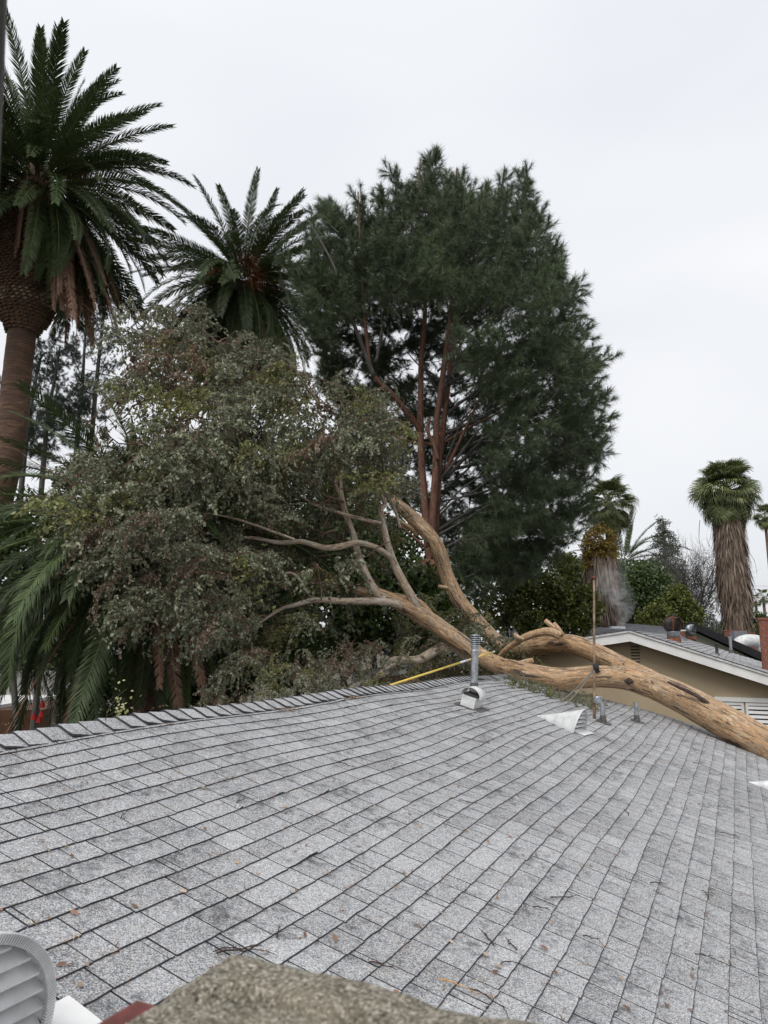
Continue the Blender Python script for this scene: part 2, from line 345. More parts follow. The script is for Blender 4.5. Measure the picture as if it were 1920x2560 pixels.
# ================================================================== OUR HOUSE
house = tag(empty('house', tuple(rp(5, 0) * np.array([1, 1, 0]))), 'house under the grey shingle roof in the foreground', 'house')
def deck():
    m = MB(); cs = np.linspace(RC0, RC1 - .03, 40); vs = np.linspace(RVL + .02, RV - .02, 26)
    V = [tuple(rp(c, v, -.022)) for c in cs for v in vs] + [tuple(rp(c, v, -.05)) for c in cs for v in vs]
    nvv = len(vs); ncc = len(cs); o = nvv * ncc
    Fc = [(i * nvv + j, i * nvv + j + 1, (i + 1) * nvv + j + 1, (i + 1) * nvv + j) for i in range(ncc - 1) for j in range(nvv - 1)]
    Fc += [tuple(o + k for k in reversed(f)) for f in Fc]
    for j in range(nvv - 1):
        a = (ncc - 1) * nvv + j; Fc.append((a, a + 1, o + a + 1, o + a)); Fc.append((j + 1, j, o + j, o + j + 1))
    m.add(V, Fc); return m.build('roof', MT['deck_wood'], house)
roof = deck()
EXP = .143
def shingle_boxes(m, c0, c1, v0, v1, tone, segs, lift):
    """one tab: top with granules, separate vertices for the dark butt and sides. bc = (rand, v-fraction, edge flag)"""
    segs = max(1, segs); cs = [c0 + (c1 - c0) * i / segs for i in range(segs + 1)]
    j = [random.gauss(0, .0016) for _ in cs]; hl = [.0082 + lift * (i / segs) + random.uniform(0, .0016) for i in range(segs + 1)]
    # rounded corners droop a little
    top0 = [rp(c, v0 + j[i], hl[i]) for i, c in enumerate(cs)]; top1 = [rp(c, v1, .0015) for c in cs]
    bot0 = [rp(c, v0 + j[i], min(-.006, hl[i] - .014) + (lift if lift > .004 else 0) * .6) for i, c in enumerate(cs)]; bot1 = [rp(c, v1, -.008) for c in cs]
    n = segs + 1; r = random.random(); ew = random.uniform(.0018, .0036)
    lip = [rp(c, v0 + j[i] + ew, hl[i] * .985) for i, c in enumerate(cs)]
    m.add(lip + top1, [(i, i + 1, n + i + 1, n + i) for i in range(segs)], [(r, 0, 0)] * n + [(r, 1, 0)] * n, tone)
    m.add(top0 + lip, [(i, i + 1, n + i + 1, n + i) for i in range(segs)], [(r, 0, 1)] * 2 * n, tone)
    V = top0 + bot0 + [top1[0], bot1[0], top1[-1], bot1[-1]] + bot1; k = 2 * n
    Fc = [(i, n + i, n + i + 1, i + 1) for i in range(segs)] + [(0, k, k + 1, n), (segs, n + segs, k + 3, k + 2)] + [(n + i, k + 4 + i, k + 5 + i, n + i + 1) for i in range(segs)]
    m.add(V, Fc, [(r, 0, 1)] * len(V), tone)
def shingles():
    tabs = []; k = 0; v = RVL
    while v < RV - .03:
        c = RC0 + random.uniform(0, .3); off = random.uniform(-.004, .004); first = True
        c = RC0
        while c < RC1:
            w = random.choice([.13, .17, .2, .24, .28, .33, .16, .3, .26]) * random.uniform(.9, 1.1)
            if random.random() < .09: w = random.uniform(.03, .06)
            c1 = min(c + w, RC1 + random.uniform(-.012, .012))
            if RC1 - c1 < .06: c1 = RC1 + random.uniform(-.012, .014)
            vo = off + .004 * math.sin(c * 1.3 + k) + random.gauss(0, .0016)
            tabs.append((c, c1, v + vo, k)); c = c1
            if c >= RC1 - .02: break
        v += EXP; k += 1
    def size(t):
        px, py, y = proj(rp((t[0] + t[1]) / 2, t[2] + .07))
        if y < .1 or px < -60 or px > 1980 or py > 2640 or py < 1000: return 0
        return (t[1] - t[0]) / y / y * (1 if True else 0)
    order = sorted(range(len(tabs)), key=lambda i: -size(tabs[i])); near = set(order[:298])
    rest = MB()
    for i, (c0, c1, v0, k) in enumerate(tabs):
        nrm = mnoise.noise(Vector((c0 * .5, v0 * .5, 3)))
        tone = min(1, max(0, .55 + .22 * random.gauss(0, 1) + .3 * nrm)); gap = .0036
        v1 = min(v0 + EXP + .022, RV - .004); lift = 0.
        if random.random() < .03: lift = random.uniform(.004, .011)
        a = (c0 + gap * random.uniform(.6, 1.5), c1 - gap * random.uniform(.6, 1.5), v0, v1, tone)
        if i in near:
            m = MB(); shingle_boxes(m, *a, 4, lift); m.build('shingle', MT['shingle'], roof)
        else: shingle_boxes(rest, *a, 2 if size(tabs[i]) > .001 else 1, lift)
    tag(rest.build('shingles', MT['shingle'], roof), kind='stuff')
    # back slope, out of sight behind the ridge
    bk = MB(); rid = rp(0, RV)
    def bp(c, w, h): # w: distance down the back
        p = rp(c, RV) + uh * (w * math.cos(SL)) - np.array([0, 0, w * math.sin(SL)]) + np.array([0, 0, h]); return p
    w = .0
    cs = np.linspace(RC0, RC1, 60)
    while w < 6.6:
        for a, b_ in zip(cs[:-1], cs[1:]):
            P = [bp(a, w, .0), bp(b_, w, .0), bp(b_, w + EXP, .008), bp(a, w + EXP, .008)]
            Q = [P[3], P[2], bp(b_, w + EXP, -.01), bp(a, w + EXP, -.01)]
            r = random.random(); bk.add(P, [(0, 3, 2, 1)], [(r, .3, 0)] * 4, .5 + .2 * random.gauss(0, 1)); bk.add(Q, [(0, 3, 2, 1)], [(0, 0, 1)] * 4, 0)
        w += EXP
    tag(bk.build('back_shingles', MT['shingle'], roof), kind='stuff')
shingles()
def ridge_caps():
    c = RC0
    sec = [(-.155, -.006), (-.10, .004), (-.04, .012), (0, .016), (.04, .012), (.10, .004), (.155, -.006)]
    def pt(cc, s, h):
        p0 = rp(cc, RV)
        p = p0 - np.array([0, 0, math.sin(SL)]) * abs(s) + uh * (s * math.cos(SL)); return p + np.array([0, 0, h])
    while c < RC1 - .02:
        e = .158; c1 = min(c + e + .05, RC1 + .02); m = MB(); tone = min(1, max(0, .68 + random.gauss(0, .14))); r = random.random()
        hb = .026 + random.uniform(-.003, .007); sk = random.uniform(-.008, .008)
        curl = [random.uniform(0, .005) for _ in sec]; curl[0] += random.uniform(.002, .012)
        f = [pt(c + sk * (s / .15), s, h + hb + curl[i]) for i, (s, h) in enumerate(sec)]; bkk = [pt(c1, s, h + .010) for s, h in sec]; n = len(sec)
        fl = [p - np.array([0, 0, .013]) for p in f]; bl = [p - np.array([0, 0, .008]) for p in bkk]
        m.add(f + bkk, [(i, n + i, n + i + 1, i + 1) for i in range(n - 1)], [(r, 0, 0)] * n + [(r, .6, 0)] * n, tone)
        V = f + fl + bkk + bl
        Fc = [(i, i + 1, n + i + 1, n + i) for i in range(n - 1)] + [(0, n, 3 * n, 2 * n), (n - 1, 3 * n - 1, 4 * n - 1, 2 * n - 1)] + [(n + i, n + i + 1, 3 * n + i + 1, 3 * n + i) for i in range(n - 1)]
        m.add(V, Fc, [(r, 0, 1)] * len(V), tone)
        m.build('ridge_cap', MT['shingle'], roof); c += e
ridge_caps()
def house_walls():
    def hz(p, z): return (p[0], p[1], z)
    ov = .45; A = rp(RC1 - ov, RVL + .5, -.08); Rr = rp(RC1 - ov, RV, -.1); Bx = rp(RC1 - ov, RV) + uh * 6.2
    m = MB(); zb = A[2]; zb2 = A[2]
    for cc in (RC1 - ov, RC0 + ov):
        A = rp(cc, RVL + .5, -.1); Rr = rp(cc, RV, -.12); Bx = rp(cc, RV) + uh * 6.0; Bz = A[2]; d = cv * .15
        V = [hz(A, 0), A, Rr, hz(Bx, Bz), hz(Bx, 0)]; V2 = [tuple(np.array(v) - d) for v in V]
        m.add(V + V2, [(0, 1, 2, 3, 4), (9, 8, 7, 6, 5), (0, 5, 6, 1), (1, 6, 7, 2), (2, 7, 8, 3), (3, 8, 9, 4)])
    for vv, s in ((None, 1), ('b', 1)):
        a = rp(RC0 + ov, RVL + .5, -.1) if vv is None else rp(RC0 + ov, RV) + uh * 6.0; b_ = rp(RC1 - ov - .16, RVL + .5, -.1) if vv is None else rp(RC1 - ov - .16, RV) + uh * 6.0
        z = rp(RC0 + ov, RVL + .5, -.1)[2] - .02; d = uh * (.12 if vv is None else -.12)
        V = [hz(a, 0), hz(b_, 0), hz(b_, z), hz(a, z)]; V2 = [tuple(np.array(v) + d) for v in V]
        m.add(V + V2, [(0, 1, 2, 3), (7, 6, 5, 4), (0, 4, 5, 1), (1, 5, 6, 2), (2, 6, 7, 3), (3, 7, 4, 0)])
    m.build('wall', MT['stucco_tan'], house)
    f = MB()
    for sgn in (0, 1):     # barge board under the far rake
        P = []
        for v in np.linspace(RVL, RV, 12):
            p = rp(RC1 - .03, v); P.append(p)
        for a, b_ in zip(P[:-1], P[1:]):
            V = [a - (0, 0, .055), b_ - (0, 0, .055), b_ - (0, 0, .24), a - (0, 0, .24)]
            V2 = [v - cv * .04 for v in V]
            if sgn == 0: f.add(V + V2, [(0, 1, 2, 3), (7, 6, 5, 4), (0, 4, 5, 1), (3, 2, 6, 7)])
    f.build('barge_board', MT['white_paint'], house)
house_walls()
# ------------------------------------------------------------------ half-cone louvered vents
def rframe(c, v, rot=0.):
    """local (x along courses, y upslope, z normal) -> world on our roof"""
    o = rp(c, v, .008); a = cv * math.cos(rot) + uv * math.sin(rot); b = -cv * math.sin(rot) + uv * math.cos(rot)
    return lambda q: o + a * q[0] + b * q[1] + nv * q[2]
def cone_vent(c, v, r, L, label, slats=6, rot=0., rim=True, hf=1.25, fl_=(-.6, 1.1, -.12, .05)):
    f = rframe(c, v, rot); t = tag(empty('cone_vent', tuple(f((0, 0, 0)))), label, 'roof vent', 'half-cone metal vents on the roof')
    n = 22; m = MB()
    tip = f((0, L, .004)); H = r * hf; wall = .004
    P = [(-r * math.cos(PI * i / n), 0, H * math.sin(PI * i / n)) for i in range(n + 1)]
    rings = []
    for k in range(9):
        s = k / 8; q = 1 - s; rings.append([f((x * q, L * s, z * q ** 1.05 + .002)) for x, y, z in P])
    V = [p for rg in rings for p in rg]; w = n + 1
    Fc = [(a * w + i, (a + 1) * w + i, (a + 1) * w + i + 1, a * w + i + 1) for a in range(8) for i in range(n)]
    m.add(V, Fc)
    Vi = [f((x * (1 - wall / r), L * 0, z * (1 - wall / r) + .001)) for x, y, z in P] + [f((x * .7, L * .28, z * .68)) for x, y, z in P]
    m.add(Vi, [(i, i + 1, w + i + 1, w + i) for i in range(n)])
    m.build('hood', MT['white_metal'], t, True)
    d = MB(); d.add([f((x * .96 * (1 - .07 / L), .07, z * .96 * (1 - .07 / L))) for x, y, z in P], [tuple(range(n + 1))]); d.build('screen', MT['window_dark'], t)
    # rim: folded edge with fine ribs
    rm = MB(); ri, ro, dz = r * (.955 if rim else .975), r * (1.03 if rim else 1.01), .012
    nn = 120 if rim else 22
    for i in range(nn):
        a0, a1 = PI * i / nn, PI * (i + (.62 if rim else 1)) / nn
        V = []
        for a in (a0, a1):
            for rr in (ri, ro):
                for yy in (-dz, .002): V.append(f((-rr * math.cos(a), yy, rr * hf * math.sin(a) + .002)))
        rm.add(V, [(0, 1, 3, 2), (4, 6, 7, 5), (0, 4, 5, 1), (2, 3, 7, 6), (0, 2, 6, 4), (1, 5, 7, 3)])
    if rim:
        for i in range(40):
            a0, a1 = PI * i / 40, PI * (i + 1) / 40; V = []
            for a in (a0, a1):
                for rr in (ri + .002, ro - .002):
                    for yy in (-dz * .5, .004): V.append(f((-rr * math.cos(a), yy, rr * hf * math.sin(a) + .002)))
            rm.m = 1; rm.add(V, [(0, 1, 3, 2), (4, 6, 7, 5), (0, 4, 5, 1), (2, 3, 7, 6), (0, 2, 6, 4), (1, 5, 7, 3)])
    rm.build('rim', [MT['white_metal'], MT['lead_tar']], t)
    for i in range(slats):
        z = H * (.04 + .94 * i / slats); x = r * .955 * math.sqrt(max(.02, 1 - ((z + .01) / (H * .97)) ** 2)); dpt = .06 if rim else .03; up = H / slats * (.62 if rim else .34)
        xb = r * .955 * math.sqrt(max(.004, 1 - min(.998, (z + up) / (H * .97)) ** 2))
        s = MB(); V = [f((-x, .002, z)), f((x, .002, z)), f((xb, dpt, z + up)), f((-xb, dpt, z + up)), f((-x, .002, z - .008)), f((x, .002, z - .008)), f((xb, dpt, z + up - .005)), f((-xb, dpt, z + up - .005))]
        s.add(V, [(0, 1, 2, 3), (7, 6, 5, 4), (0, 4, 5, 1), (2, 6, 7, 3)]); s.build('slat', MT['white_metal'], t)
    if True:
        fl = MB(); fl.box((r * fl_[0], fl_[2], .004), (r * fl_[1], fl_[3], .0075), M=f); fl.build('flashing', MT['white_paint'], t)
    return t
# ------------------------------------------------------------------ foreground chimney
def chimney():
    dz = .30; zt = CAM[2] - dz + .012
    def top(px, py):
        r = ray(px, py); return CAM + r * (-dz / r[2])
    A = top(575, 2388)      # far corner
    t = tag(empty('chimney', (A[0], A[1], rp(.5, .3)[2])), 'old brick chimney with rough cracked mortar crown at the bottom edge of the view', 'chimney')
    a = -cv; b = -uh        # edges leaving the corner
    La, Lb = .95, .62
    n = 64; V = []; nb = 44
    for i in range(n + 1):
        for j in range(nb + 1):
            s, q = i / n * La, j / nb * Lb
            e = min(s, q, La - s, Lb - q); z = zt - .012 * (1 - min(1, e / .03)) ** 2
            p = A + a * s + b * q; nz = mnoise.fractal(Vector((p[0] * 9, p[1] * 9, 1.3)), 1, 2, 5)
            z += .006 * nz + .003 * mnoise.noise(Vector((p[0] * 60, p[1] * 60, 0)))
            cr = abs((s - .10 + .03 * math.sin(q * 14) + .5 * (q - .1) * .06) ) if True else 0
            z -= .022 * math.exp(-(cr / .0075) ** 2) * (1 if q > .03 else .2)
            jx = .006 * mnoise.noise(Vector((p[0] * 25, p[1] * 25, 4))) if e < .001 else 0
            V.append((p[0] + jx, p[1] + jx, z))
    w = nb + 1; Fc = [(i * w + j, (i + 1) * w + j, (i + 1) * w + j + 1, i * w + j + 1) for i in range(n) for j in range(nb)]
    # skirt
    m = MB(); m.add(V, Fc)
    per = [i * w for i in range(n + 1)] + [n * w + j for j in range(1, nb + 1)] + [i * w + nb for i in range(n - 1, -1, -1)] + [j for j in range(nb - 1, 0, -1)]
    top_ = [V[k] for k in per]; lo = [(p[0], p[1], zt - .030) for p in top_]; K = len(per)
    m.add(top_ + lo, [(i, (i + 1) % K, K + (i + 1) % K, K + i) for i in range(K)] + [tuple(range(K, 2 * K))])
    m.build('mortar_crown', MT['mortar_crown'], t, True)
    bw, bh, bd = .20, .062, .095; zz = zt - .024
    inner = MB(); inner.box((.03, .03, 0), (La - .03, Lb - .03, 1), M=lambda q: np.array([*(A + a * q[0] + b * q[1])[:2], zt - .052 - (1 - q[2]) * 1.7]))
    inner.build('core', MT['mortar'], t)
    for row in range(9):
        z1 = zz - row * .074; z0 = z1 - bh; pr = 0
        for side in range(4):
            pr = .034 if (row == 0 and side == 0) else 0
            Ls = La if side % 2 == 0 else Lb; x = -.02 + (0 if row % 2 else .10)
            while x < Ls - .03:
                x1 = min(x + bw, Ls); xs = max(x, 0 - pr)
                if side == 0: M = lambda q: A + a * q[0] + b * (q[1] - pr)
                elif side == 1: M = lambda q: A + b * q[0] + a * (q[1] - pr)
                elif side == 2: M = lambda q: A + a * q[0] + b * (Lb - q[1] + pr)
                else: M = lambda q: A + b * q[0] + a * (La - q[1] + pr)
                y1 = bd; o = random.uniform(-.002, .002)
                if side in (1, 3): xs2, x2 = max(xs, bd + .004), min(x1, Lb - bd - .004)
                else: xs2, x2 = xs, x1
                if x2 - xs2 > .03:
                    bm = MB(); bm.box((xs2 + .005, o, 0), (x2 - .005, y1, 1), M=lambda q: np.array([*M(q)[:2], z0 + q[2] * bh])); bm.build('brick', MT['red_paint'] if row == 0 else MT['brick_red'], t)
                x = x1
chimney()
# ------------------------------------------------------------------ roof furniture
cone_vent(1.31, 1.555, .38, .66, 'white half-round louvered roof vent nearest the camera, cut by the left edge', 6, hf=1.02, fl_=(-1.1, 1.35, -.17, .06))
cone_vent(9.68, 1.54, .235, .60, 'white cone-shaped louvered roof vent lying left of the antenna mast, whole cone in view', 5, rot=-.14, rim=False)
cone_vent(10.12, -1.06, .24, .62, 'white cone-shaped louvered roof vent at the right edge, only its pointed tip showing', 5, rim=False)
def vert(o):       # upright frame at a point
    return lambda q: np.array(o) + np.array(q)
def flue():
    b = rp(9.22, 2.84); t = tag(empty('flue_pipe', tuple(b)), 'tall galvanised flue pipe with a slotted round cap standing near the ridge', 'flue pipe')
    h = .78; w0 = .098 / 2
    M = lambda q: b + np.array([q[0] + .035 * (q[2] / h) , q[1], q[2]])
    m = MB(); m.lathe([(w0, .24), (w0, h - .13), (w0 * 1.12, h - .13), (w0 * 1.12, h - .11), (w0, h - .10), (w0, h - .04)], ax=M); m.build('pipe', MT['galvanised'], t)
    m = MB(); m.lathe([(w0 * 1.5, -.03), (w0 * 1.35, .10), (w0 * 1.25, .13), (w0 * 1.45, .135), (w0 * 1.3, .16), (w0 * 1.08, .25), (w0 * .98, .255)], ax=M); m.build('storm_collar', MT['lead_tar'], t)
    for k in range(5):
        z = h - .05 + k * .026; m = MB(); m.lathe([(w0 * 1.22, z), (w0 * 1.5, z + .002), (w0 * 1.5, z + .008), (w0 * 1.22, z + .016)], ax=M); m.build('cap_ring', MT['galvanised'], t, True)
    m = MB(); m.lathe([(w0 * 1.0, h - .05), (w0 * 1.0, h + .085)], ax=M); m.build('cap_core', MT['inside_dark'], t, True)
    m = MB(); m.lathe([(w0 * 1.52, h + .082), (w0 * 1.5, h + .09), (w0 * .6, h + .10), (.001, h + .103)], ax=M); m.build('cap_top', MT['galvanised'], t, True)
    # curved hood vent just downslope
    b2 = rp(8.80, 2.76); t2 = tag(empty('hood_vent', tuple(b2)), 'low white sheet-metal vent with a curved hood at the foot of the flue pipe', 'roof vent')
    f = rframe(8.80, 2.74, 0)
    m = MB(); m.box((-.14, -.09, 0), (.14, .09, .14), M=f); m.build('box', MT['white_metal'], t2)
    m = MB(); m.box((-.13, -.094, .142), (.13, .085, .165), M=f); m.build('gap', MT['inside_dark'], t2)
    m = MB(); n = 16; V = []
    for x in (-.12, .13):
        for i in range(n + 1):
            a = PI * (.0 + 1.0 * i / n); V.append(f((x, -.135 * math.cos(a), .13 + .12 * math.sin(a))))
    for x in (-.12, .13):
        for i in range(n + 1):
            a = PI * (.0 + 1.0 * i / n); V.append(f((x, -.130 * math.cos(a), .13 + .115 * math.sin(a))))
    w = n + 1; Fc = [(i, w + i, w + i + 1, i + 1) for i in range(n)] + [(2 * w + i, 2 * w + i + 1, 3 * w + i + 1, 3 * w + i) for i in range(n)] + [(i, i + 1, 2 * w + i + 1, 2 * w + i) for i in range(n)] + [(w + i, 3 * w + i, 3 * w + i + 1, w + i + 1) for i in range(n)]
    m.add(V, Fc); m.build('curved_hood', MT['white_metal'], t2, True)
    m = MB(); m.box((-.2, -.2, .006), (.2, .16, .009), M=f); m.build('flashing', MT['lead_tar'], t2)
flue()
def vent_pipe(c, v, label, collar=True):
    b = rp(c, v); t = tag(empty('vent_pipe', tuple(b)), label, 'vent pipe', 'short plumbing vent pipes on the roof')
    M = lambda q: b + np.array(q)
    m = MB(); m.lathe([(.036, .0), (.036, .30), (.030, .30), (.030, .26)], ax=M); m.build('pipe', MT['galvanised'], t)
    m = MB(); m.lathe([(.062, -.03), (.052, .02), (.044, .09), (.038, .11)], ax=M); m.build('boot', MT['lead_tar'], t)
    f = rframe(c, v); m = MB(); m.box((-.10, -.11, .004), (.10, .10, .008), M=f); m.build('flashing', MT['lead_tar'], t)
    return t
vent_pipe(11.08, 1.46, 'short grey vent pipe that the antenna mast is strapped to')
vent_pipe(12.22, 1.12, 'short grey vent pipe standing alone right of the mast, near the roof edge')
def mast():
    b = rp(11.14, 1.60); top = at(1485, 1448, b[1] + .15)
    t = tag(empty('antenna_mast', tuple(b)), 'thin tall rusty brown mast strapped to a vent pipe, with two guy wires', 'mast')
    P = [b + (top - b) * k / 8 for k in range(9)]; m = MB(); m.tube(P, [.022, .022, .021, .02, .019, .018, .017, .016, .015], 12); m.build('pole', MT['pole_brown'], t, True)
    m = MB(); m.tube([top, top + np.array([0, 0, .05])], .024, 10); m.build('cap', MT['rust'], t, True)
    k = at(1490, 1667, b[1] + .05); m = MB(); m.tube([k + np.array([0, 0, -.05]), k + np.array([0, 0, .05])], .045, 10); m.tube([k + np.array([.02, 0, -.07]), k + np.array([-.03, 0, .03])], .03, 6)
    m.build('clamp', MT['inside_dark'], t, True)
    for (c, v) in ((11.72, 2.24), (11.55, 2.12)):
        e = rp(c, v); mid = (k + e) / 2 - np.array([0, 0, .03]); m = MB(); Pn, _ = spline([k, mid, e], n=5); m.tube(Pn, .011, 6); m.build('guy_wire', MT['cord_grey'], t, True)
    s = b + np.array([.05, -.06, .24]); m = MB(); m.lathe([(.062, 0), (.066, .01), (.066, .08), (.062, .09)], o=tuple(s), seg=14); m.build('strap', MT['galvanised'], t)
mast()
# ------------------------------------------------------------------ neighbour house beyond the gap
def Wc(c, vh, z): return cv * c + uh * vh + np.array([0, 0, CAM[2] + z])
def neighbour():
    D0 = 16.85; pk = (2.16, .205)     # horizontal position and height of the peak at the near gable
    t = tag(empty('neighbour_house', tuple(Wc(D0, 2, -5))), 'tan stucco house with a white barge board, gable facing the fallen trunk', 'house')
    sR, sL = .335, .150; R = 7.5; Lf = 7.0; D1 = D0 + 11
    def top(c, vh, dz=0):  # roof surface
        d = pk[0] - vh; return Wc(c, vh, pk[1] - (sR * d if d > 0 else -sL * d) + dz)
    wz = -5
    m = MB(); Wl = D0 + .42
    P = [Wc(Wl, pk[0] - R + .4, -5), top(Wl, pk[0] - R + .4, -.16), top(Wl, pk[0], -.16), top(Wl, pk[0] + Lf - .4, -.16), Wc(Wl, pk[0] + Lf - .4, -5)]
    Q = [p + cv * (D1 - D0 - 1) for p in P]; m.add(P + Q, [(0, 1, 2, 3, 4), (9, 8, 7, 6, 5), (0, 5, 6, 1), (3, 8, 9, 4)]); m.build('wall', MT['stucco_tan'], t)
    r = MB()
    def slab(m, c0, c1, a, b_, z0, z1, tone=0.):
        V = [top(c0, a, z0), top(c1, a, z0), top(c1, b_, z0), top(c0, b_, z0), top(c0, a, z1), top(c1, a, z1), top(c1, b_, z1), top(c0, b_, z1)]
        m.add(V, [(0, 3, 2, 1), (4, 5, 6, 7), (0, 1, 5, 4), (1, 2, 6, 5), (2, 3, 7, 6), (3, 0, 4, 7)], tone=tone)
    slab(r, D0 + .03, D1, pk[0] - R, pk[0] - .001, -.15, -.01); slab(r, D0 + .03, D1, pk[0] + .001, pk[0] + Lf, -.15, -.01); ro = r.build('roof', MT['deck_wood'], t)
    # shingle strips with staggered tabs on the visible right slope
    s = MB(); k = 0; a = pk[0] - R
    while a < pk[0] - .02:
        c = D0 + .01
        while c < D1:
            w = random.uniform(.2, .34); b1 = min(a + .165, pk[0] - .005)
            V = [top(c, a, .012), top(c + w - .012, a, .012), top(c + w - .012, b1, .0), top(c, b1, .0)]; rr = random.random()
            s.add(V, [(0, 1, 2, 3)], [(rr, 0, 0), (rr, 0, 0), (rr, 1, 0), (rr, 1, 0)], min(1, max(0, .5 + random.gauss(0, .3))))
            Q = [V[0], V[1], V[1] - (0, 0, .018), V[0] - (0, 0, .018)]; s.add(Q, [(0, 3, 2, 1)], [(0, 0, 1)] * 4, 0); c += w
        a += .145; k += 1
    tag(s.build('shingles', MT['shingle'], ro), kind='stuff')
    s = MB(); a = pk[0]
    while a < pk[0] + Lf:
        V = [top(D0 + .01, a, .0), top(D1, a, .0), top(D1, a + .15, .012), top(D0 + .01, a + .15, .012)]; s.add(V, [(0, 1, 2, 3)], [(0, 0, 0)] * 4, .5); a += .145
    tag(s.build('shingles', MT['shingle'], ro), kind='stuff')
    for sg in (0, 1):
        a, b_ = (pk[0] - R, pk[0]) if sg == 0 else (pk[0], pk[0] + Lf)
        for z0, z1, off, nm, mt in ((-.235, -.035, 0, 'barge_board', 'white_paint'), (-.035, .012, -.035, 'barge_trim', 'white_metal'), (.013, .024, -.05, 'drip_edge', 'black_paint')):
            m = MB(); V = []
            for cc in (D0 + off, D0 + .028):
                V += [top(cc, a, z0), top(cc, b_, z0), top(cc, b_, z1), top(cc, a, z1)]
            m.add(V, [(0, 1, 2, 3), (7, 6, 5, 4), (0, 4, 5, 1), (1, 5, 6, 2), (2, 6, 7, 3), (3, 7, 4, 0)]); m.build(nm, MT[mt], t)
    # louvered gable vent
    v0, v1, z0, z1 = 2.235, 2.0, -.08 - .03, -.70
    m = MB(); fr = .022; cw = Wl - .012
    for a, b_, y0, y1 in ((v0, v0 - fr, z0, z1), (v1 + fr, v1, z0, z1), (v0 - fr, v1 + fr, z0, z0 - fr), (v0 - fr, v1 + fr, z1 + fr, z1)):
        m.box((0, 0, 0), (1, 1, 1), M=lambda q: Wc(cw + q[1] * .03, a + (b_ - a) * q[0], y0 + (y1 - y0) * q[2]))
    vf = m.build('gable_vent', MT['stucco_tan'], t)
    m = MB(); m.box((0, 0, 0), (1, 1, 1), M=lambda q: Wc(Wl - .003 + q[1] * .002, v0 - fr - (v0 - v1 - 2 * fr) * q[0], z0 + (z1 - z0) * q[2])); m.build('backing', MT['inside_dark'], vf)
    nsl = 8
    for i in range(nsl):
        zz = z0 - fr - (z0 - z1 - 2 * fr) * (i + .1) / nsl; m = MB(); hgt = (z0 - z1 - 2 * fr) / nsl
        V = [Wc(cw + .01, v0 - fr, zz - .02), Wc(cw + .01, v1 + fr, zz - .02), Wc(cw - .02, v1 + fr, zz - .02 - hgt * .5), Wc(cw - .02, v0 - fr, zz - .02 - hgt * .5)]
        V += [p + np.array([0, 0, -.006]) for p in V]
        m.add(V, [(0, 1, 2, 3), (7, 6, 5, 4), (3, 2, 6, 7)]); m.build('slat', MT['stucco_tan'], vf)
    # shuttered window, right
    for i in range(3):
        a = .50 - i * .50 - .02; m = MB(); zt, zb = -1.29, -2.5; w = .47
        for (x0, x1, y0, y1) in ((0, w, zt, zt - .06), (0, .05, zt - .06, zb + .06), (w - .05, w, zt - .06, zb + .06), (0, w, zb + .06, zb)):
            m.box((0, 0, 0), (1, 1, 1), M=lambda q: Wc(Wl - .035 + .03 * q[1], a - x0 - (x1 - x0) * q[0], y0 + (y1 - y0) * q[2]))
        wn = m.build('window', MT['white_paint'], t)
        m = MB(); m.box((0, 0, 0), (1, 1, 1), M=lambda q: Wc(Wl - .008 + .003 * q[1], a - .05 - (w - .1) * q[0], zt - .06 + (zb - zt + .12) * q[2])); m.build('pane', MT['window_dark'], wn)
        for k in range(12):
            z = zt - .075 - k * .09; m = MB()
            V = [Wc(Wl - .030, a - .05, z - .052), Wc(Wl - .030, a - w + .05, z - .052), Wc(Wl - .012, a - w + .05, z), Wc(Wl - .012, a - .05, z)]; V += [p - np.array([0, 0, .008]) for p in V]
            m.add(V, [(0, 1, 2, 3), (7, 6, 5, 4), (0, 4, 5, 1)]); m.build('slat', MT['white_paint'], wn)
    m = MB(); m.box((0, 0, 0), (1, 1, 1), M=lambda q: Wc(Wl - .06 + .055 * q[1], .56 - 1.7 * q[0], -1.19 - .09 * q[2])); m.build('window_head', MT['white_paint'], t)
    m = MB(); m.box((0, 0, 0), (1, 1, 1), M=lambda q: Wc(Wl - .035 + .03 * q[1], .60 - .09 * q[0], -1.28 - 1.3 * q[2])); m.build('window_frame', MT['white_paint'], t)
    return top
ntop = neighbour()
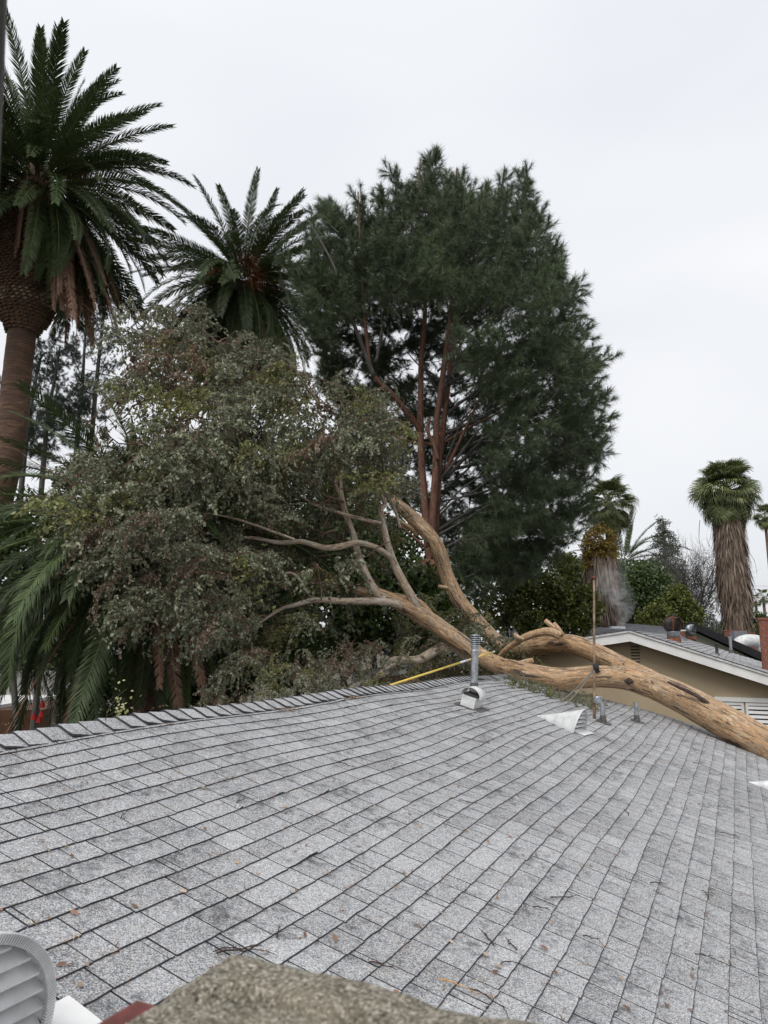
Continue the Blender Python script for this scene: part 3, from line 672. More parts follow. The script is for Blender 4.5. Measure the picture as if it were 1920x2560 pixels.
def turbine(px, py, Y, r, label, mat, base_mat, cage=False):
    o = at(px, py, Y); t = tag(empty('turbine_vent', tuple(o)), label, 'turbine vent', 'turbine vents on the neighbouring roofs')
    nb = 22
    for k in range(nb):
        a = 2 * PI * k / nb; m = MB(); V = []
        for i in range(9):
            ph = -1.15 + 2.45 * i / 8; rr = r * math.cos(ph * .92) ** .75; z = r * .82 * math.sin(ph)
            for d, q in ((0, 1.0), (.20, .86)): V.append((o[0] + rr * q * math.cos(a + d), o[1] + rr * q * math.sin(a + d), o[2] + z))
        m.add(V, [(2 * i, 2 * i + 1, 2 * i + 3, 2 * i + 2) for i in range(8)]); m.build('fin', MT[mat if (k % 5) else ('rust' if cage else mat)], t)
    m = MB(); m.lathe([(r * .62, -r * .7), (r * .62, r * .6)], o=tuple(o)); m.build('core', MT['inside_dark'], t)
    m = MB(); m.lathe([(r * .6, r * .66), (r * .5, r * .82), (.01, r * .9)], o=tuple(o)); m.build('top_cap', MT['rust' if cage else mat], t, True)
    m = MB(); m.lathe([(r * .70, -r * 1.35), (r * .68, -r * .78), (r * .76, -r * .74), (r * .60, -r * .70)], o=tuple(o)); m.build('neck', MT['galvanised'], t, True)
    m = MB(); m.lathe([(r * .76, -r * 2.3), (r * .73, -r * 1.36)], o=tuple(o)); m.build('base', MT[base_mat], t, True)
    if cage:
        for k in range(3):
            a = k * PI / 3 + .3; P = [(o[0] + r * 1.16 * math.cos(b_) * math.cos(a), o[1] + r * 1.16 * math.cos(b_) * math.sin(a), o[2] + r * 1.1 * math.sin(b_)) for b_ in np.linspace(-.3, PI + .3, 14)]
            m = MB(); m.tube(P, .008, 5); m.build('bracket', MT['rusty_black'], t)
    return t
turbine(1682, 1562, 18.6, .235, 'rusty black turbine vent with wire brackets on the neighbour roof ridge', 'rusty_black', 'rust', True)
turbine(1728, 1573, 27.5, .20, 'small bright galvanised turbine vent farther back on the neighbour roof', 'galvanised', 'rust')
def small_chimney(px, py, Y, w, h, label, cap=None, kind='chimney'):
    o = at(px, py, Y); t = tag(empty(kind, tuple(o - np.array([0, 0, h]))), label, 'chimney', 'brick chimneys beyond the ridge')
    bh, bw = .072, .21; ax = cv[:2] * 1.0; 
    M = lambda q: o + cv * q[0] + uh * q[1] + np.array([0, 0, q[2]])
    m = MB(); m.box((-w / 2 + .012, -w / 2 + .012, -h), (w / 2 - .012, w / 2 - .012, -.004), M=M); m.build('core', MT['mortar'], t)
    cnt = 0; n = int(h / (bh + .012)); rest = MB()
    for r_ in range(n):
        z1 = -r_ * (bh + .012); z0 = z1 - bh
        for side in (0, 1, 2, 3):
            x = -w / 2 + (0 if r_ % 2 else -.1)
            while x < w / 2 - .02:
                a, b_ = max(x, -w / 2), min(x + bw, w / 2)
                if b_ - a > .03:
                    if side == 0: A, B = (-w / 2, a + .005, z0), (-w / 2 + .08, b_ - .005, z1)
                    elif side == 1: A, B = (w / 2 - .08, a + .005, z0), (w / 2, b_ - .005, z1)
                    elif side == 2: A, B = (max(a, -w / 2 + .085) + .004, -w / 2, z0), (min(b_, w / 2 - .085) - .004, -w / 2 + .08, z1)
                    else: A, B = (max(a, -w / 2 + .085) + .004, w / 2 - .08, z0), (min(b_, w / 2 - .085) - .004, w / 2, z1)
                    if B[0] > A[0]:
                        if Y < 25 and cnt < 280 : bm = MB(); bm.box(A, B, M=M); bm.build('brick', MT['brick_red'], t); cnt += 1
                        else: rest.box(A, B, M=M)
                x += bw
    if rest.V: tag(rest.build('bricks', MT['brick_red'], t), kind='stuff')
    m = MB(); m.box((-w / 2 - .02, -w / 2 - .02, 0), (w / 2 + .02, w / 2 + .02, .05), M=M); m.build('cap', MT[cap or 'brick_red'], t)
    return t
small_chimney(1932, 1550, 17.2, .62, 1.7, 'tall red brick chimney cut by the right edge of the photo')
small_chimney(1700, 1578, 26, .34, 1.1, 'small red brick chimney with white round cap between the two turbine vents', 'white_paint')
small_chimney(1834, 1578, 36, .85, 1.6, 'wider red brick chimney with metal grille beside it, beyond the black barge board')
small_chimney(1872, 1584, 37, .6, 1.6, 'narrower red brick chimney right of the metal grille')
def lone_pipe(px, py, Y, r, h, mat, label):
    o = at(px, py, Y); t = tag(empty('vent_pipe', tuple(o)), label, 'vent pipe', 'vent pipes on the neighbour roof')
    m = MB(); m.lathe([(r * 1.9, -.02), (r * 1.1, .06)], o=tuple(o)); m.build('boot', MT['lead_tar'], t)
    m = MB(); m.lathe([(r, 0), (r, h), (r * 1.25, h), (r * 1.25, h + .03), (r * .8, h + .035)], o=tuple(o)); m.build('pipe', MT[mat], t)
lone_pipe(1793, 1637, 17.6, .035, .24, 'black_paint', 'short black vent pipe on the neighbour roof slope')
lone_pipe(1828, 1631, 18.6, .035, .36, 'galvanised', 'taller grey vent pipe on the neighbour roof slope, right of the black pipe')
def elbow():
    o = at(1880, 1615, 30); t = tag(empty('duct_elbow', tuple(o)), 'bent white duct beside the tall brick chimney', 'duct')
    P = [o + np.array([x, 0, z]) for x, z in ((-.75, -.35), (-.6, .02), (-.3, .2), (.1, .22), (.4, .1), (.5, -.35))]; Pn, R = spline(P, [.25] * 6, 4); m = MB(); m.tube(Pn, R, 14); m.build('duct', MT['white_metal'], t, True)
    m = MB(); m.tube([o + np.array([.62, 0, -.4]), o + np.array([.62, 0, .55])], .04, 8); m.build('post', MT['galvanised'], t)
elbow()
def grille():
    o = at(1853, 1597, 35); t = tag(empty('metal_grille', tuple(o)), 'grey metal grille unit between the two brick chimneys', 'grille')
    m = MB(); m.box((o[0] - .33, o[1], o[2] - .3), (o[0] + .33, o[1] + .4, o[2] + .38)); m.build('case', MT['roof_far'], t)
    for k in range(9): m = MB(); m.box((o[0] - .30 + k * .07, o[1] - .03, o[2] - .26), (o[0] - .28 + k * .07, o[1] - .005, o[2] + .34)); m.build('bar', MT['galvanised'], t)
grille()
def far_gable(label, px0, py0, px1, py1, Y, dark, wallm, Yd=10, leftslope=(1640, 1592)):
    """gable end facing us: peak (px0,py0), right slope down to (px1,py1)"""
    a, b_ = at(px0, py0, Y), at(px1, py1, Y - 3.0); l = at(leftslope[0], leftslope[1], Y + 1.5); d = np.array([4, Yd, 0.])
    t = tag(empty('far_house', (a[0], a[1], 0)), label, 'house')
    dn = np.array([0, 0, .25]); lo = lambda p: np.array([p[0], p[1], 0])
    m = MB(); m.add([lo(l), l - dn, a - dn, b_ - dn, lo(b_), lo(l) + d, l - dn + d, a - dn + d, b_ - dn + d, lo(b_) + d], [(0, 1, 2, 3, 4), (9, 8, 7, 6, 5), (3, 8, 9, 4), (0, 5, 6, 1)]); m.build('wall', MT[wallm], t)
    for p, q in ((l, a), (a, b_)):
        o = np.array([0, -.5, 0]); V = [p + o, q + o, q + d, p + d]; V += [v - np.array([0, 0, .2]) for v in V]; m = MB(); m.add([v + np.array([0, 0, 0]) for v in V], [(0, 1, 2, 3), (7, 6, 5, 4), (1, 5, 6, 2), (3, 7, 4, 0), (2, 6, 7, 3)]); m.build('roof', MT['roof_far'], t)
        m = MB(); V = [p + o * 1.06, q + o * 1.06, q + o * 1.06 - np.array([0, 0, .3]), p + o * 1.06 - np.array([0, 0, .3])]; V += [v + np.array([0, .025, 0]) for v in V]
        m.add([v + np.array([0, 0, .03]) for v in V], [(0, 3, 2, 1), (4, 5, 6, 7), (0, 1, 5, 4), (3, 7, 6, 2)]); m.build('barge_board', MT[dark], t)
    return t
far_gable('pale green gabled house with a black barge board behind the neighbour roof', 1716, 1556, 1930, 1652, 30, 'black_paint', 'stucco_green')
def far_slate():
    t = None; A, B = at(1488, 1553, 33), at(1668, 1566, 31); A2, B2 = at(1470, 1592, 24), at(1720, 1600, 23)
    t = tag(empty('far_house', (A[0], A[1], 0)), 'low house with dark slate-grey shingled roof and a white vent box, behind the white gable', 'house')
    n = 14; r = MB()
    for i in range(n):
        s0, s1 = i / n, (i + 1) / n; P0, P1 = A2 + (A - A2) * s0, B2 + (B - B2) * s0; Q0, Q1 = A2 + (A - A2) * s1, B2 + (B - B2) * s1
        for k in range(26):
            u0, u1 = k / 26, (k + .96) / 26; V = [P0 + (P1 - P0) * u0, P0 + (P1 - P0) * u1, Q0 + (Q1 - Q0) * u1, Q0 + (Q1 - Q0) * u0]
            V[0] = V[0] + (0, 0, .03); V[1] = V[1] + (0, 0, .03); r.add(V, [(0, 1, 2, 3)], tone=random.random())
            r.add([V[0], V[1], V[1] - (0, 0, .06), V[0] - (0, 0, .06)], [(0, 3, 2, 1)])
    ro = tag(r.build('roof', MT['roof_far'], t), kind='stuff')
    m = MB(); e = np.array([0, 9., 0]); V = [A2 - (0, 0, .1), B2 - (0, 0, .1), np.array([B2[0], B2[1], 0]), np.array([A2[0], A2[1], 0])]; m.add([v + np.array([0, .5, 0]) for v in V], [(0, 3, 2, 1)])
    V = [A, B, np.array([B[0] + 1, B[1] + 6, B[2] - 1.5]), np.array([A[0], A[1] + 6, A[2] - 1.5])]; m.add(V, [(0, 3, 2, 1)]); m.build('wall', MT['stucco_tan'], t)
    o = at(1542, 1572, 27); m = MB(); m.box((o[0] - .12, o[1] - .1, o[2] - .45), (o[0] + .10, o[1] + .1, o[2] - .01)); m.build('vent_box', MT['white_paint'], t)
    m = MB(); m.box((o[0] - .22, o[1] - .2, o[2] + .0), (o[0] + .26, o[1] + .15, o[2] + .09)); m.build('vent_cap', MT['white_metal'], t)
    m = MB(); m.box((o[0] - .2, o[1] - .115, o[2] - .4), (o[0] - .0, o[1] - .102, o[2] - .14)); m.build('opening', MT['inside_dark'], t)
    A, B = at(1270, 1571, 34), at(1500, 1588, 27); t = tag(empty('far_house', (A[0], A[1], 0)), 'pale grey roof strip of a house just above the fallen trunk', 'house')
    m = MB(); C0, C1 = at(1255, 1600, 26), at(1520, 1600, 24); V = [A, B, C1, C0]; V += [v - np.array([0, 0, .2]) for v in V]; m.add(V, [(0, 3, 2, 1), (4, 5, 6, 7), (2, 3, 7, 6)], tone=.6); m.build('roof', MT['shingle'], t)
    m = MB(); V = [C0 - (0, -.5, .2), C1 - (0, -.5, .2), np.array([C1[0], C1[1] + .5, 0]), np.array([C0[0], C0[1] + .5, 0])]; m.add(V, [(0, 3, 2, 1)]); m.build('wall', MT['stucco_tan'], t)
far_slate()
# ================================================================== FOLIAGE BUILDERS (numpy)
def unit(a): return a / np.maximum(1e-9, np.linalg.norm(a, axis=-1, keepdims=True))
def leaf_geo(P, D, Nn, Ln, Wd, tone, hexa=True):
    """folded leaves: P base (n,3), D direction, Nn normal, length, width"""
    n = len(P); D = unit(D); Sd = unit(np.cross(D, Nn)); Nn = np.cross(Sd, D); Ln = np.broadcast_to(Ln, n)[:, None]; Wd = np.broadcast_to(Wd, n)[:, None]
    if hexa:
        V = np.stack([P, P + D * Ln * .38 + Sd * Wd * .5 + Nn * Wd * .12, P + D * Ln * .75 + Sd * Wd * .36 + Nn * Wd * .1, P + D * Ln, P + D * Ln * .75 - Sd * Wd * .36 + Nn * Wd * .1, P + D * Ln * .38 - Sd * Wd * .5 + Nn * Wd * .12], 1)
        b = np.arange(n)[:, None] * 6; Fq = np.concatenate([b + np.array([[0, 1, 2, 3]]), b + np.array([[0, 3, 4, 5]])])
        return V.reshape(-1, 3), Fq, np.repeat(tone, 6)
    V = np.stack([P, P + D * Ln * .5 + Sd * Wd * .5, P + D * Ln, P + D * Ln * .5 - Sd * Wd * .5], 1); b = np.arange(n)[:, None] * 4
    return V.reshape(-1, 3), b + np.array([[0, 1, 2, 3]]), np.repeat(tone, 4)
def merge(parts):
    V = []; Fd = {}; T = []; o = 0; MI = {}
    for p in parts:
        v, f, t = p[:3]; m = p[3] if len(p) > 3 else 0
        V.append(v); T.append(t); key = (f.shape[1], m); Fd.setdefault(key, []).append(f + o); o += len(v)
    Fs = []; mi = []
    for (k, m), fl in Fd.items(): f = np.concatenate(fl); Fs.append(f); mi.append(np.full(len(f), m))
    return np.concatenate(V), Fs, np.concatenate(T), np.concatenate(mi)
def tube_np(P, R, seg=5, tone=.3):
    P = np.asarray(P, float); n = len(P); R = np.broadcast_to(R, n); t = unit(np.gradient(P, axis=0)); up = np.array([.3, .2, 1.]); a = unit(np.cross(t, up)); b = np.cross(t, a)
    th = np.arange(seg) * 2 * PI / seg; V = P[:, None] + (a[:, None] * np.cos(th)[None, :, None] + b[:, None] * np.sin(th)[None, :, None]) * R[:, None, None]
    i = np.arange(n - 1)[:, None] * seg; k = np.arange(seg)[None]; Fq = np.stack([i + k, i + (k + 1) % seg, i + seg + (k + 1) % seg, i + seg + k], -1).reshape(-1, 4)
    return V.reshape(-1, 3), Fq, np.full(n * seg, tone)
def np_mesh(name, parts, mats):
    V, Fs, T, mi = merge(parts); return mesh_np(name, V, Fs, attrs={'tone': T}, mat=mats, midx=mi)
def instance(me, name, parent, loc, rot=(0, 0, 0), sc=1., mat=None):
    o = bpy.data.objects.new(name, me); C.objects.link(o); o.parent = parent; o.matrix_parent_inverse = WM(parent).inverted()
    o.location = tuple(loc); o.rotation_euler = rot if not isinstance(rot, Matrix) else rot.to_euler(); o.scale = (sc, sc, sc) if not hasattr(sc, '__len__') else sc
    if mat: o.material_slots[0].link = 'OBJECT'; o.material_slots[0].material = mat
    return o
# ---- gum spray: a drooping twig with side twigs and roundish leaves
def gum_spray(seed, n=300, L=.85, droop=.5, lf=.068):
    r = np.random.default_rng(seed); parts = []; Ps = []; Ds = []
    t = np.linspace(0, 1, 8); main = np.stack([L * t, .12 * L * np.sin(t * 3 + r.uniform(0, 6)), .12 * L * t - droop * L * t ** 2], 1); parts.append((*tube_np(main, .007 * (1.15 - t), 4, .2), 1))
    ns = 11; per = n // ns
    for k in range(ns):
        s = .12 + .88 * k / (ns - 1); i = s * 7; i0 = min(6, int(i)); p = main[i0] * (1 - i + i0) + main[i0 + 1] * (i - i0)
        d = r.normal(0, 1, 3); d[0] = abs(d[0]) * .8 + .2; d[2] *= .6; d /= np.linalg.norm(d); ll = L * r.uniform(.30, .52)
        tt = np.linspace(0, 1, 5); tw = p + d * (ll * tt)[:, None] + np.array([0, 0, -1]) * (ll * .75 * tt ** 2)[:, None]; parts.append((*tube_np(tw, .0035, 3, .2), 1))
        u = np.sort(r.uniform(.05, 1, per)); q = np.stack([np.interp(u, tt, tw[:, j]) for j in range(3)], 1)
        Ps.append(q + r.normal(0, .012, q.shape)); dd = r.normal(0, .8, q.shape) + unit(np.gradient(tw, axis=0))[0] * .3; dd[:, 2] -= .95; Ds.append(dd)
    P = np.concatenate(Ps); D = np.concatenate(Ds); N_ = r.normal(0, 1, P.shape); n = len(P)
    ln = lf * r.uniform(.7, 1.25, n); tone = np.clip(r.beta(2, 2.2, n) + (r.random(n) < .05) * .5, 0, 1)
    parts.append((*leaf_geo(P, D, N_, ln, ln * r.uniform(.42, .70, n), tone), 0)); return parts
GUM = [np_mesh('leaf_spray', gum_spray(100 + i, 250, .85, .45 + .1 * (i % 3)), [MT['gum_leaf'], MT['twig_red']]) for i in range(8)]
# ---- palm frond along +X, arching down
def frond_parts(seed, L=4.6, bend=60, nl=118, ll=.54, drop=.25, vee=.45, w=.036, ragged=0., tonebias=0., tw=.0, yellow=.06):
    r = np.random.default_rng(seed); n = 22; t = np.linspace(0, 1, n); ang = -np.radians(bend) * t ** 1.5; ds = L / (n - 1)
    x = np.concatenate([[0], np.cumsum(np.cos(ang[:-1]) * ds)]); z = np.concatenate([[0], np.cumsum(np.sin(ang[:-1]) * ds)]); y = tw * L * t ** 2
    P = np.stack([x, y, z], 1); parts = [(*tube_np(P, .034 * (1 - t) ** .8 + .005, 5, .75), 0)]
    tan = unit(np.gradient(P, axis=0)); side = np.tile([0, 1., 0], (n, 1)); nor = np.cross(tan, side) * -1; nor = unit(np.where(nor[:, 2:] < 0, nor, nor)); nor = np.cross(side, tan) * -1
    Pl = []; Dl = []; Nl = []; Ll = []; Wl = []
    for sg in (-1, 1):
        u = np.sort(np.clip(np.linspace(.10, .995, nl) + r.normal(0, .003, nl), 0, 1)); p = np.stack([np.interp(u, t, P[:, j]) for j in range(3)], 1)
        T_ = np.stack([np.interp(u, t, tan[:, j]) for j in range(3)], 1); N_ = np.stack([np.interp(u, t, nor[:, j]) for j in range(3)], 1); N_ = np.where(N_[:, 2:] < -.99, -N_, N_)
        prof = np.interp(u, [.0, .1, .25, .5, .8, 1], [.3, .55, .9, 1.0, .82, .42]); l = ll * prof * r.uniform(.88, 1.08, nl)
        fwd = np.interp(u, [0, .3, 1], [.35, .75, 1.5])[:, None]
        d = unit(np.array([[0, sg, 0]]) * 1.0 + T_ * fwd + N_ * (vee * r.uniform(.2, 1.4, (nl, 1))) + r.normal(0, .05 + ragged, (nl, 3)))
        keep = r.random(nl) > (.02 + ragged * .3)
        Pl.append(p[keep]); Dl.append(d[keep]); Nl.append(N_[keep]); Ll.append(l[keep]); Wl.append(np.full(keep.sum(), w))
    P0 = np.concatenate(Pl); D = np.concatenate(Dl); N0 = np.concatenate(Nl); Ln = np.concatenate(Ll)[:, None]; Wd = np.concatenate(Wl)[:, None]; n = len(P0)
    g_ = np.array([[0, 0, -1.]]); dr = drop * r.uniform(.5, 1.5, (n, 1)); Sd = unit(np.cross(D, N0)) 
    M_ = P0 + D * Ln * .5 + g_ * Ln * dr * .18; E = P0 + D * Ln * .97 + g_ * Ln * dr * .8
    V = np.stack([P0 - Sd * Wd * .32, P0 + Sd * Wd * .32, M_ + Sd * Wd * .5, M_ - Sd * Wd * .5, E], 1).reshape(-1, 3); b = np.arange(n)[:, None] * 5
    tone = np.repeat(np.clip(r.beta(2.2, 2.5, n) * .85 + tonebias + (r.random(n) < yellow) * .2, 0, 1), 5)
    parts.append((V, b + np.array([[0, 1, 2, 3]]), tone, 0)); parts.append((np.zeros((0, 3)), np.zeros((0, 3), int), np.zeros(0), 0))
    parts[-1] = (V, b + np.array([[3, 2, 4]]), tone, 0); return parts
def frond_mesh(*a, mat='palm_leaf', **k): return np_mesh('frond', frond_parts(*a, **k), [MT[mat]])
FR = {b: [frond_mesh(10 * b + i, bend=b, tw=[0, .06, -.05][i]) for i in range(3)] for b in (14, 35, 62, 95)}
FR3 = {b: [frond_mesh(11 * b + i, bend=b, tw=[0, .06, -.05][i], w=.023, nl=150, ll=.50, vee=.6, drop=.35) for i in range(3)] for b in (14, 35, 62, 95)}
FR_dead = [frond_mesh(900 + i, bend=60 + 20 * i, vee=-.2, drop=1.0, ragged=.28, ll=.42, w=.034, mat='palm_dead') for i in range(3)]
def orient(az, el, roll=0.): return Matrix.Rotation(az, 3, 'Z') @ Matrix.Rotation(-el, 3, 'Y') @ Matrix.Rotation(roll, 3, 'X')
def canary_crown(t, o, L, n, seed, el0=84, el1=-48, r0=.5, upbias=1., mat=None):
    rr = random.Random(seed); ga = PI * (3 - 5 ** .5)
    for i in range(n):
        s = (i + .5) / n; el = el0 + (el1 - el0) * s ** .85 + rr.gauss(0, 5); az = i * ga + rr.gauss(0, .12)
        b = 14 if s < .10 else 35 if s < .35 else 62 if s < .75 else (62 if rr.random() < .5 else 35)
        if s < .35 and rr.random() < .15: b = 62
        k = L / 4.6 * rr.uniform(.88, 1.08) * (.86 + .2 * min(1, s * 3)); a = math.radians(el)
        off = np.array([math.cos(az) * r0 * .8, math.sin(az) * r0 * .8, r0 * 1.1 * (1 - 2 * s) + .2])
        instance(rr.choice(FR[b]), 'frond', t, o + off, orient(az, a, rr.gauss(0, .25)), k, mat if mat else None)
def dead_skirt(t, o, L, n, seed, r0=.55, az_range=None, el=(-88, -58)):
    rr = random.Random(seed)
    for i in range(n):
        az = rr.uniform(0, 2 * PI) if az_range is None else rr.uniform(*az_range); e = math.radians(rr.uniform(*el)); k = L / 4.6 * rr.uniform(.55, .9)
        me = frond_hang[rr.randrange(3)] if True else None
        instance(me, 'dead_frond', t, o + np.array([math.cos(az) * r0, math.sin(az) * r0, rr.uniform(-.7, -.1)]), orient(az, e, rr.gauss(0, .5)), (k, k * .75, k), MT['palm_dead'])
frond_hang = [frond_mesh(950 + i, bend=10, vee=.15, drop=.0, ragged=.10, ll=.34, w=.036, mat='palm_dead') for i in range(3)]
def flowers(t, o, n, seed, L, r0=.8):
    rr = random.Random(seed)
    for i in range(n):
        az = rr.uniform(0, 2 * PI); r = np.random.default_rng(seed * 50 + i); k = 150; P = o + np.array([math.cos(az) * r0, math.sin(az) * r0, rr.uniform(-.2, 1.0)]) + r.normal(0, .04, (k, 3))
        D = r.normal(0, .35, (k, 3)) + np.array([math.cos(az) * .55, math.sin(az) * .55, -.75]); me = np_mesh('flower_stalk', [(*leaf_geo(P, D, r.normal(0, 1, (k, 3)), L * r.uniform(.6, 1, k), .022, r.random(k), False), 0)], [MT['palm_flower']])
        link('flower_stalk', me, t)
# ---- palm 1 : tall canary palm, upper left
def palm_one():
    Y = 20.; base = at(-75, 1600, Y); base[2] = 0; knee = at(55, 830, Y); cr = at(92, 500, Y); mid = at(25, 1110, Y)
    t = tag(empty('canary_palm', tuple(base)), 'tallest date palm, at the upper left edge, with brown dead fronds under its crown', 'palm tree')
    P, R = spline([base, at(-40, 1400, Y), mid, at(40, 960, Y), knee], [.55, .48, .41, .39, .39], 9)
    m = MB(); m.tube(P, R, 28, rough=.05); m.build('trunk', MT['palm_trunk'], t, True)
    # bulging boss of cut leaf bases
    prof = [(.44, knee), (.52, at(58, 816, Y)), (.68, at(62, 795, Y)), (.86, at(66, 755, Y)), (.93, at(70, 700, Y)), (.95, at(78, 630, Y)), (.90, at(88, 560, Y)), (.72, at(92, 490, Y)), (.3, at(92, 420, Y))]
    P, R = spline([p for r, p in prof], [r * .94 for r, p in prof], 4); m = MB(); m.tube(P, R, 28); m.build('boss', MT['palm_trunk'], t, True)
    Pn = np.array([np.array(p) for p in P]); Rn = np.array(R); zz = Pn[:, 2]
    st = MB(); r_ = random.Random(4); z = knee[2] + .02; row = 0; pale = []
    while z < zz[-1] - .5:
        c = np.array([np.interp(z, zz, Pn[:, j]) for j in range(3)]); rad = np.interp(z, zz, Rn); nn = max(10, int(2 * PI * rad / .165))
        for k in range(nn):
            a = 2 * PI * (k + .5 * (row % 2)) / nn; d = np.array([math.cos(a), math.sin(a), 0]); s = np.array([-math.sin(a), math.cos(a), 0]); up = np.array([0, 0, 1.]); pz = c + d * (rad - .01); hw = PI * rad / nn * .95; pr = .045 + r_.uniform(0, .05)
            V = [pz - s * hw, pz - up * .065 , pz + s * hw, pz + up * .065, pz + d * pr - up * .03 - s * hw * .62, pz + d * pr - up * .06, pz + d * pr - up * .03 + s * hw * .62, pz + d * pr * .9 + up * .01]
            Fc = [(0, 1, 5, 4), (1, 2, 6, 5), (2, 3, 7, 6), (3, 0, 4, 7), (4, 5, 6, 7)]
            isp = 745 < (proj(c)[1]) < 775 and r_.random() < .75
            if isp and d[1] < .2: b = MB(); b.add(V, Fc); b.build('pale_leaf_base', MT['straw_base'], t)
            else: st.add(V, Fc)
        z += .092; row += 1
    tag(st.build('leaf_bases', MT['palm_trunk'], t), kind='stuff')
    o = cr + np.array([0, 0, .35])
    canary_crown(t, o, 3.85, 165, 21, el0=82, el1=-46, r0=.62); 
    dead_skirt(t, o + np.array([0, 0, -.1]), 3.9, 26, 5, 1.0); dead_skirt(t, o + np.array([0, 0, -.3]), 5.6, 16, 6, 1.15, (-1.1, .8))
    rr = random.Random(8)
    for i in range(15):
        az = rr.uniform(-1.0, .9); instance(frond_hang[rr.randrange(3)], 'dead_frond', t, o + np.array([math.cos(az) * 1.0, math.sin(az) * 1.0, rr.uniform(-.9, -.2)]), orient(az, math.radians(rr.uniform(-84, -62)), rr.gauss(0, .5)), (rr.uniform(.72, .92),) * 3, MT['palm_dead'])
    for i in range(22):      # green and dark old fronds hanging low
        az = rr.uniform(-.9, 1.2); instance(rr.choice(FR[35]), 'frond', t, o + np.array([math.cos(az) * .8, math.sin(az) * .8, -.2]), orient(az, math.radians(rr.uniform(-78, -48)), rr.gauss(0, .4)), rr.uniform(.7, .85))
    flowers(t, o, 5, 3, 1.0, .9)
simple('straw_base', (.24, .19, .14), .85, 0, .4, 25)
palm_one()
def palm_two():
    Y = 27.; o = at(610, 715, Y); base = np.array([o[0] - .2, o[1], 0]); t = tag(empty('canary_palm', tuple(base)), 'date palm between the tall palm and the pine, with orange flower stalks in its crown', 'palm tree')
    m = MB(); P, R = spline([base, (base + o) / 2, o - np.array([0, 0, 2.]), o - np.array([0, 0, .9]), o], [.6, .5, .5, .85, .5], 8); m.tube(P, R, 18, rough=.06); m.build('trunk', MT['palm_trunk'], t, True)
    canary_crown(t, o, 3.95, 130, 35, el0=56, el1=-52, r0=.55); dead_skirt(t, o + np.array([0, 0, -.5]), 5.0, 60, 15, .8)
    rr = random.Random(18)
    for i in range(46):
        az = rr.uniform(0, 2 * PI); instance(rr.choice(FR[35]), 'frond', t, o + np.array([math.cos(az) * .8, math.sin(az) * .8, -.4]), orient(az, math.radians(rr.uniform(-80, -45)), rr.gauss(0, .4)), rr.uniform(.7, .9))
    flowers(t, o, 12, 6, 1.3, 1.0)
palm_two()
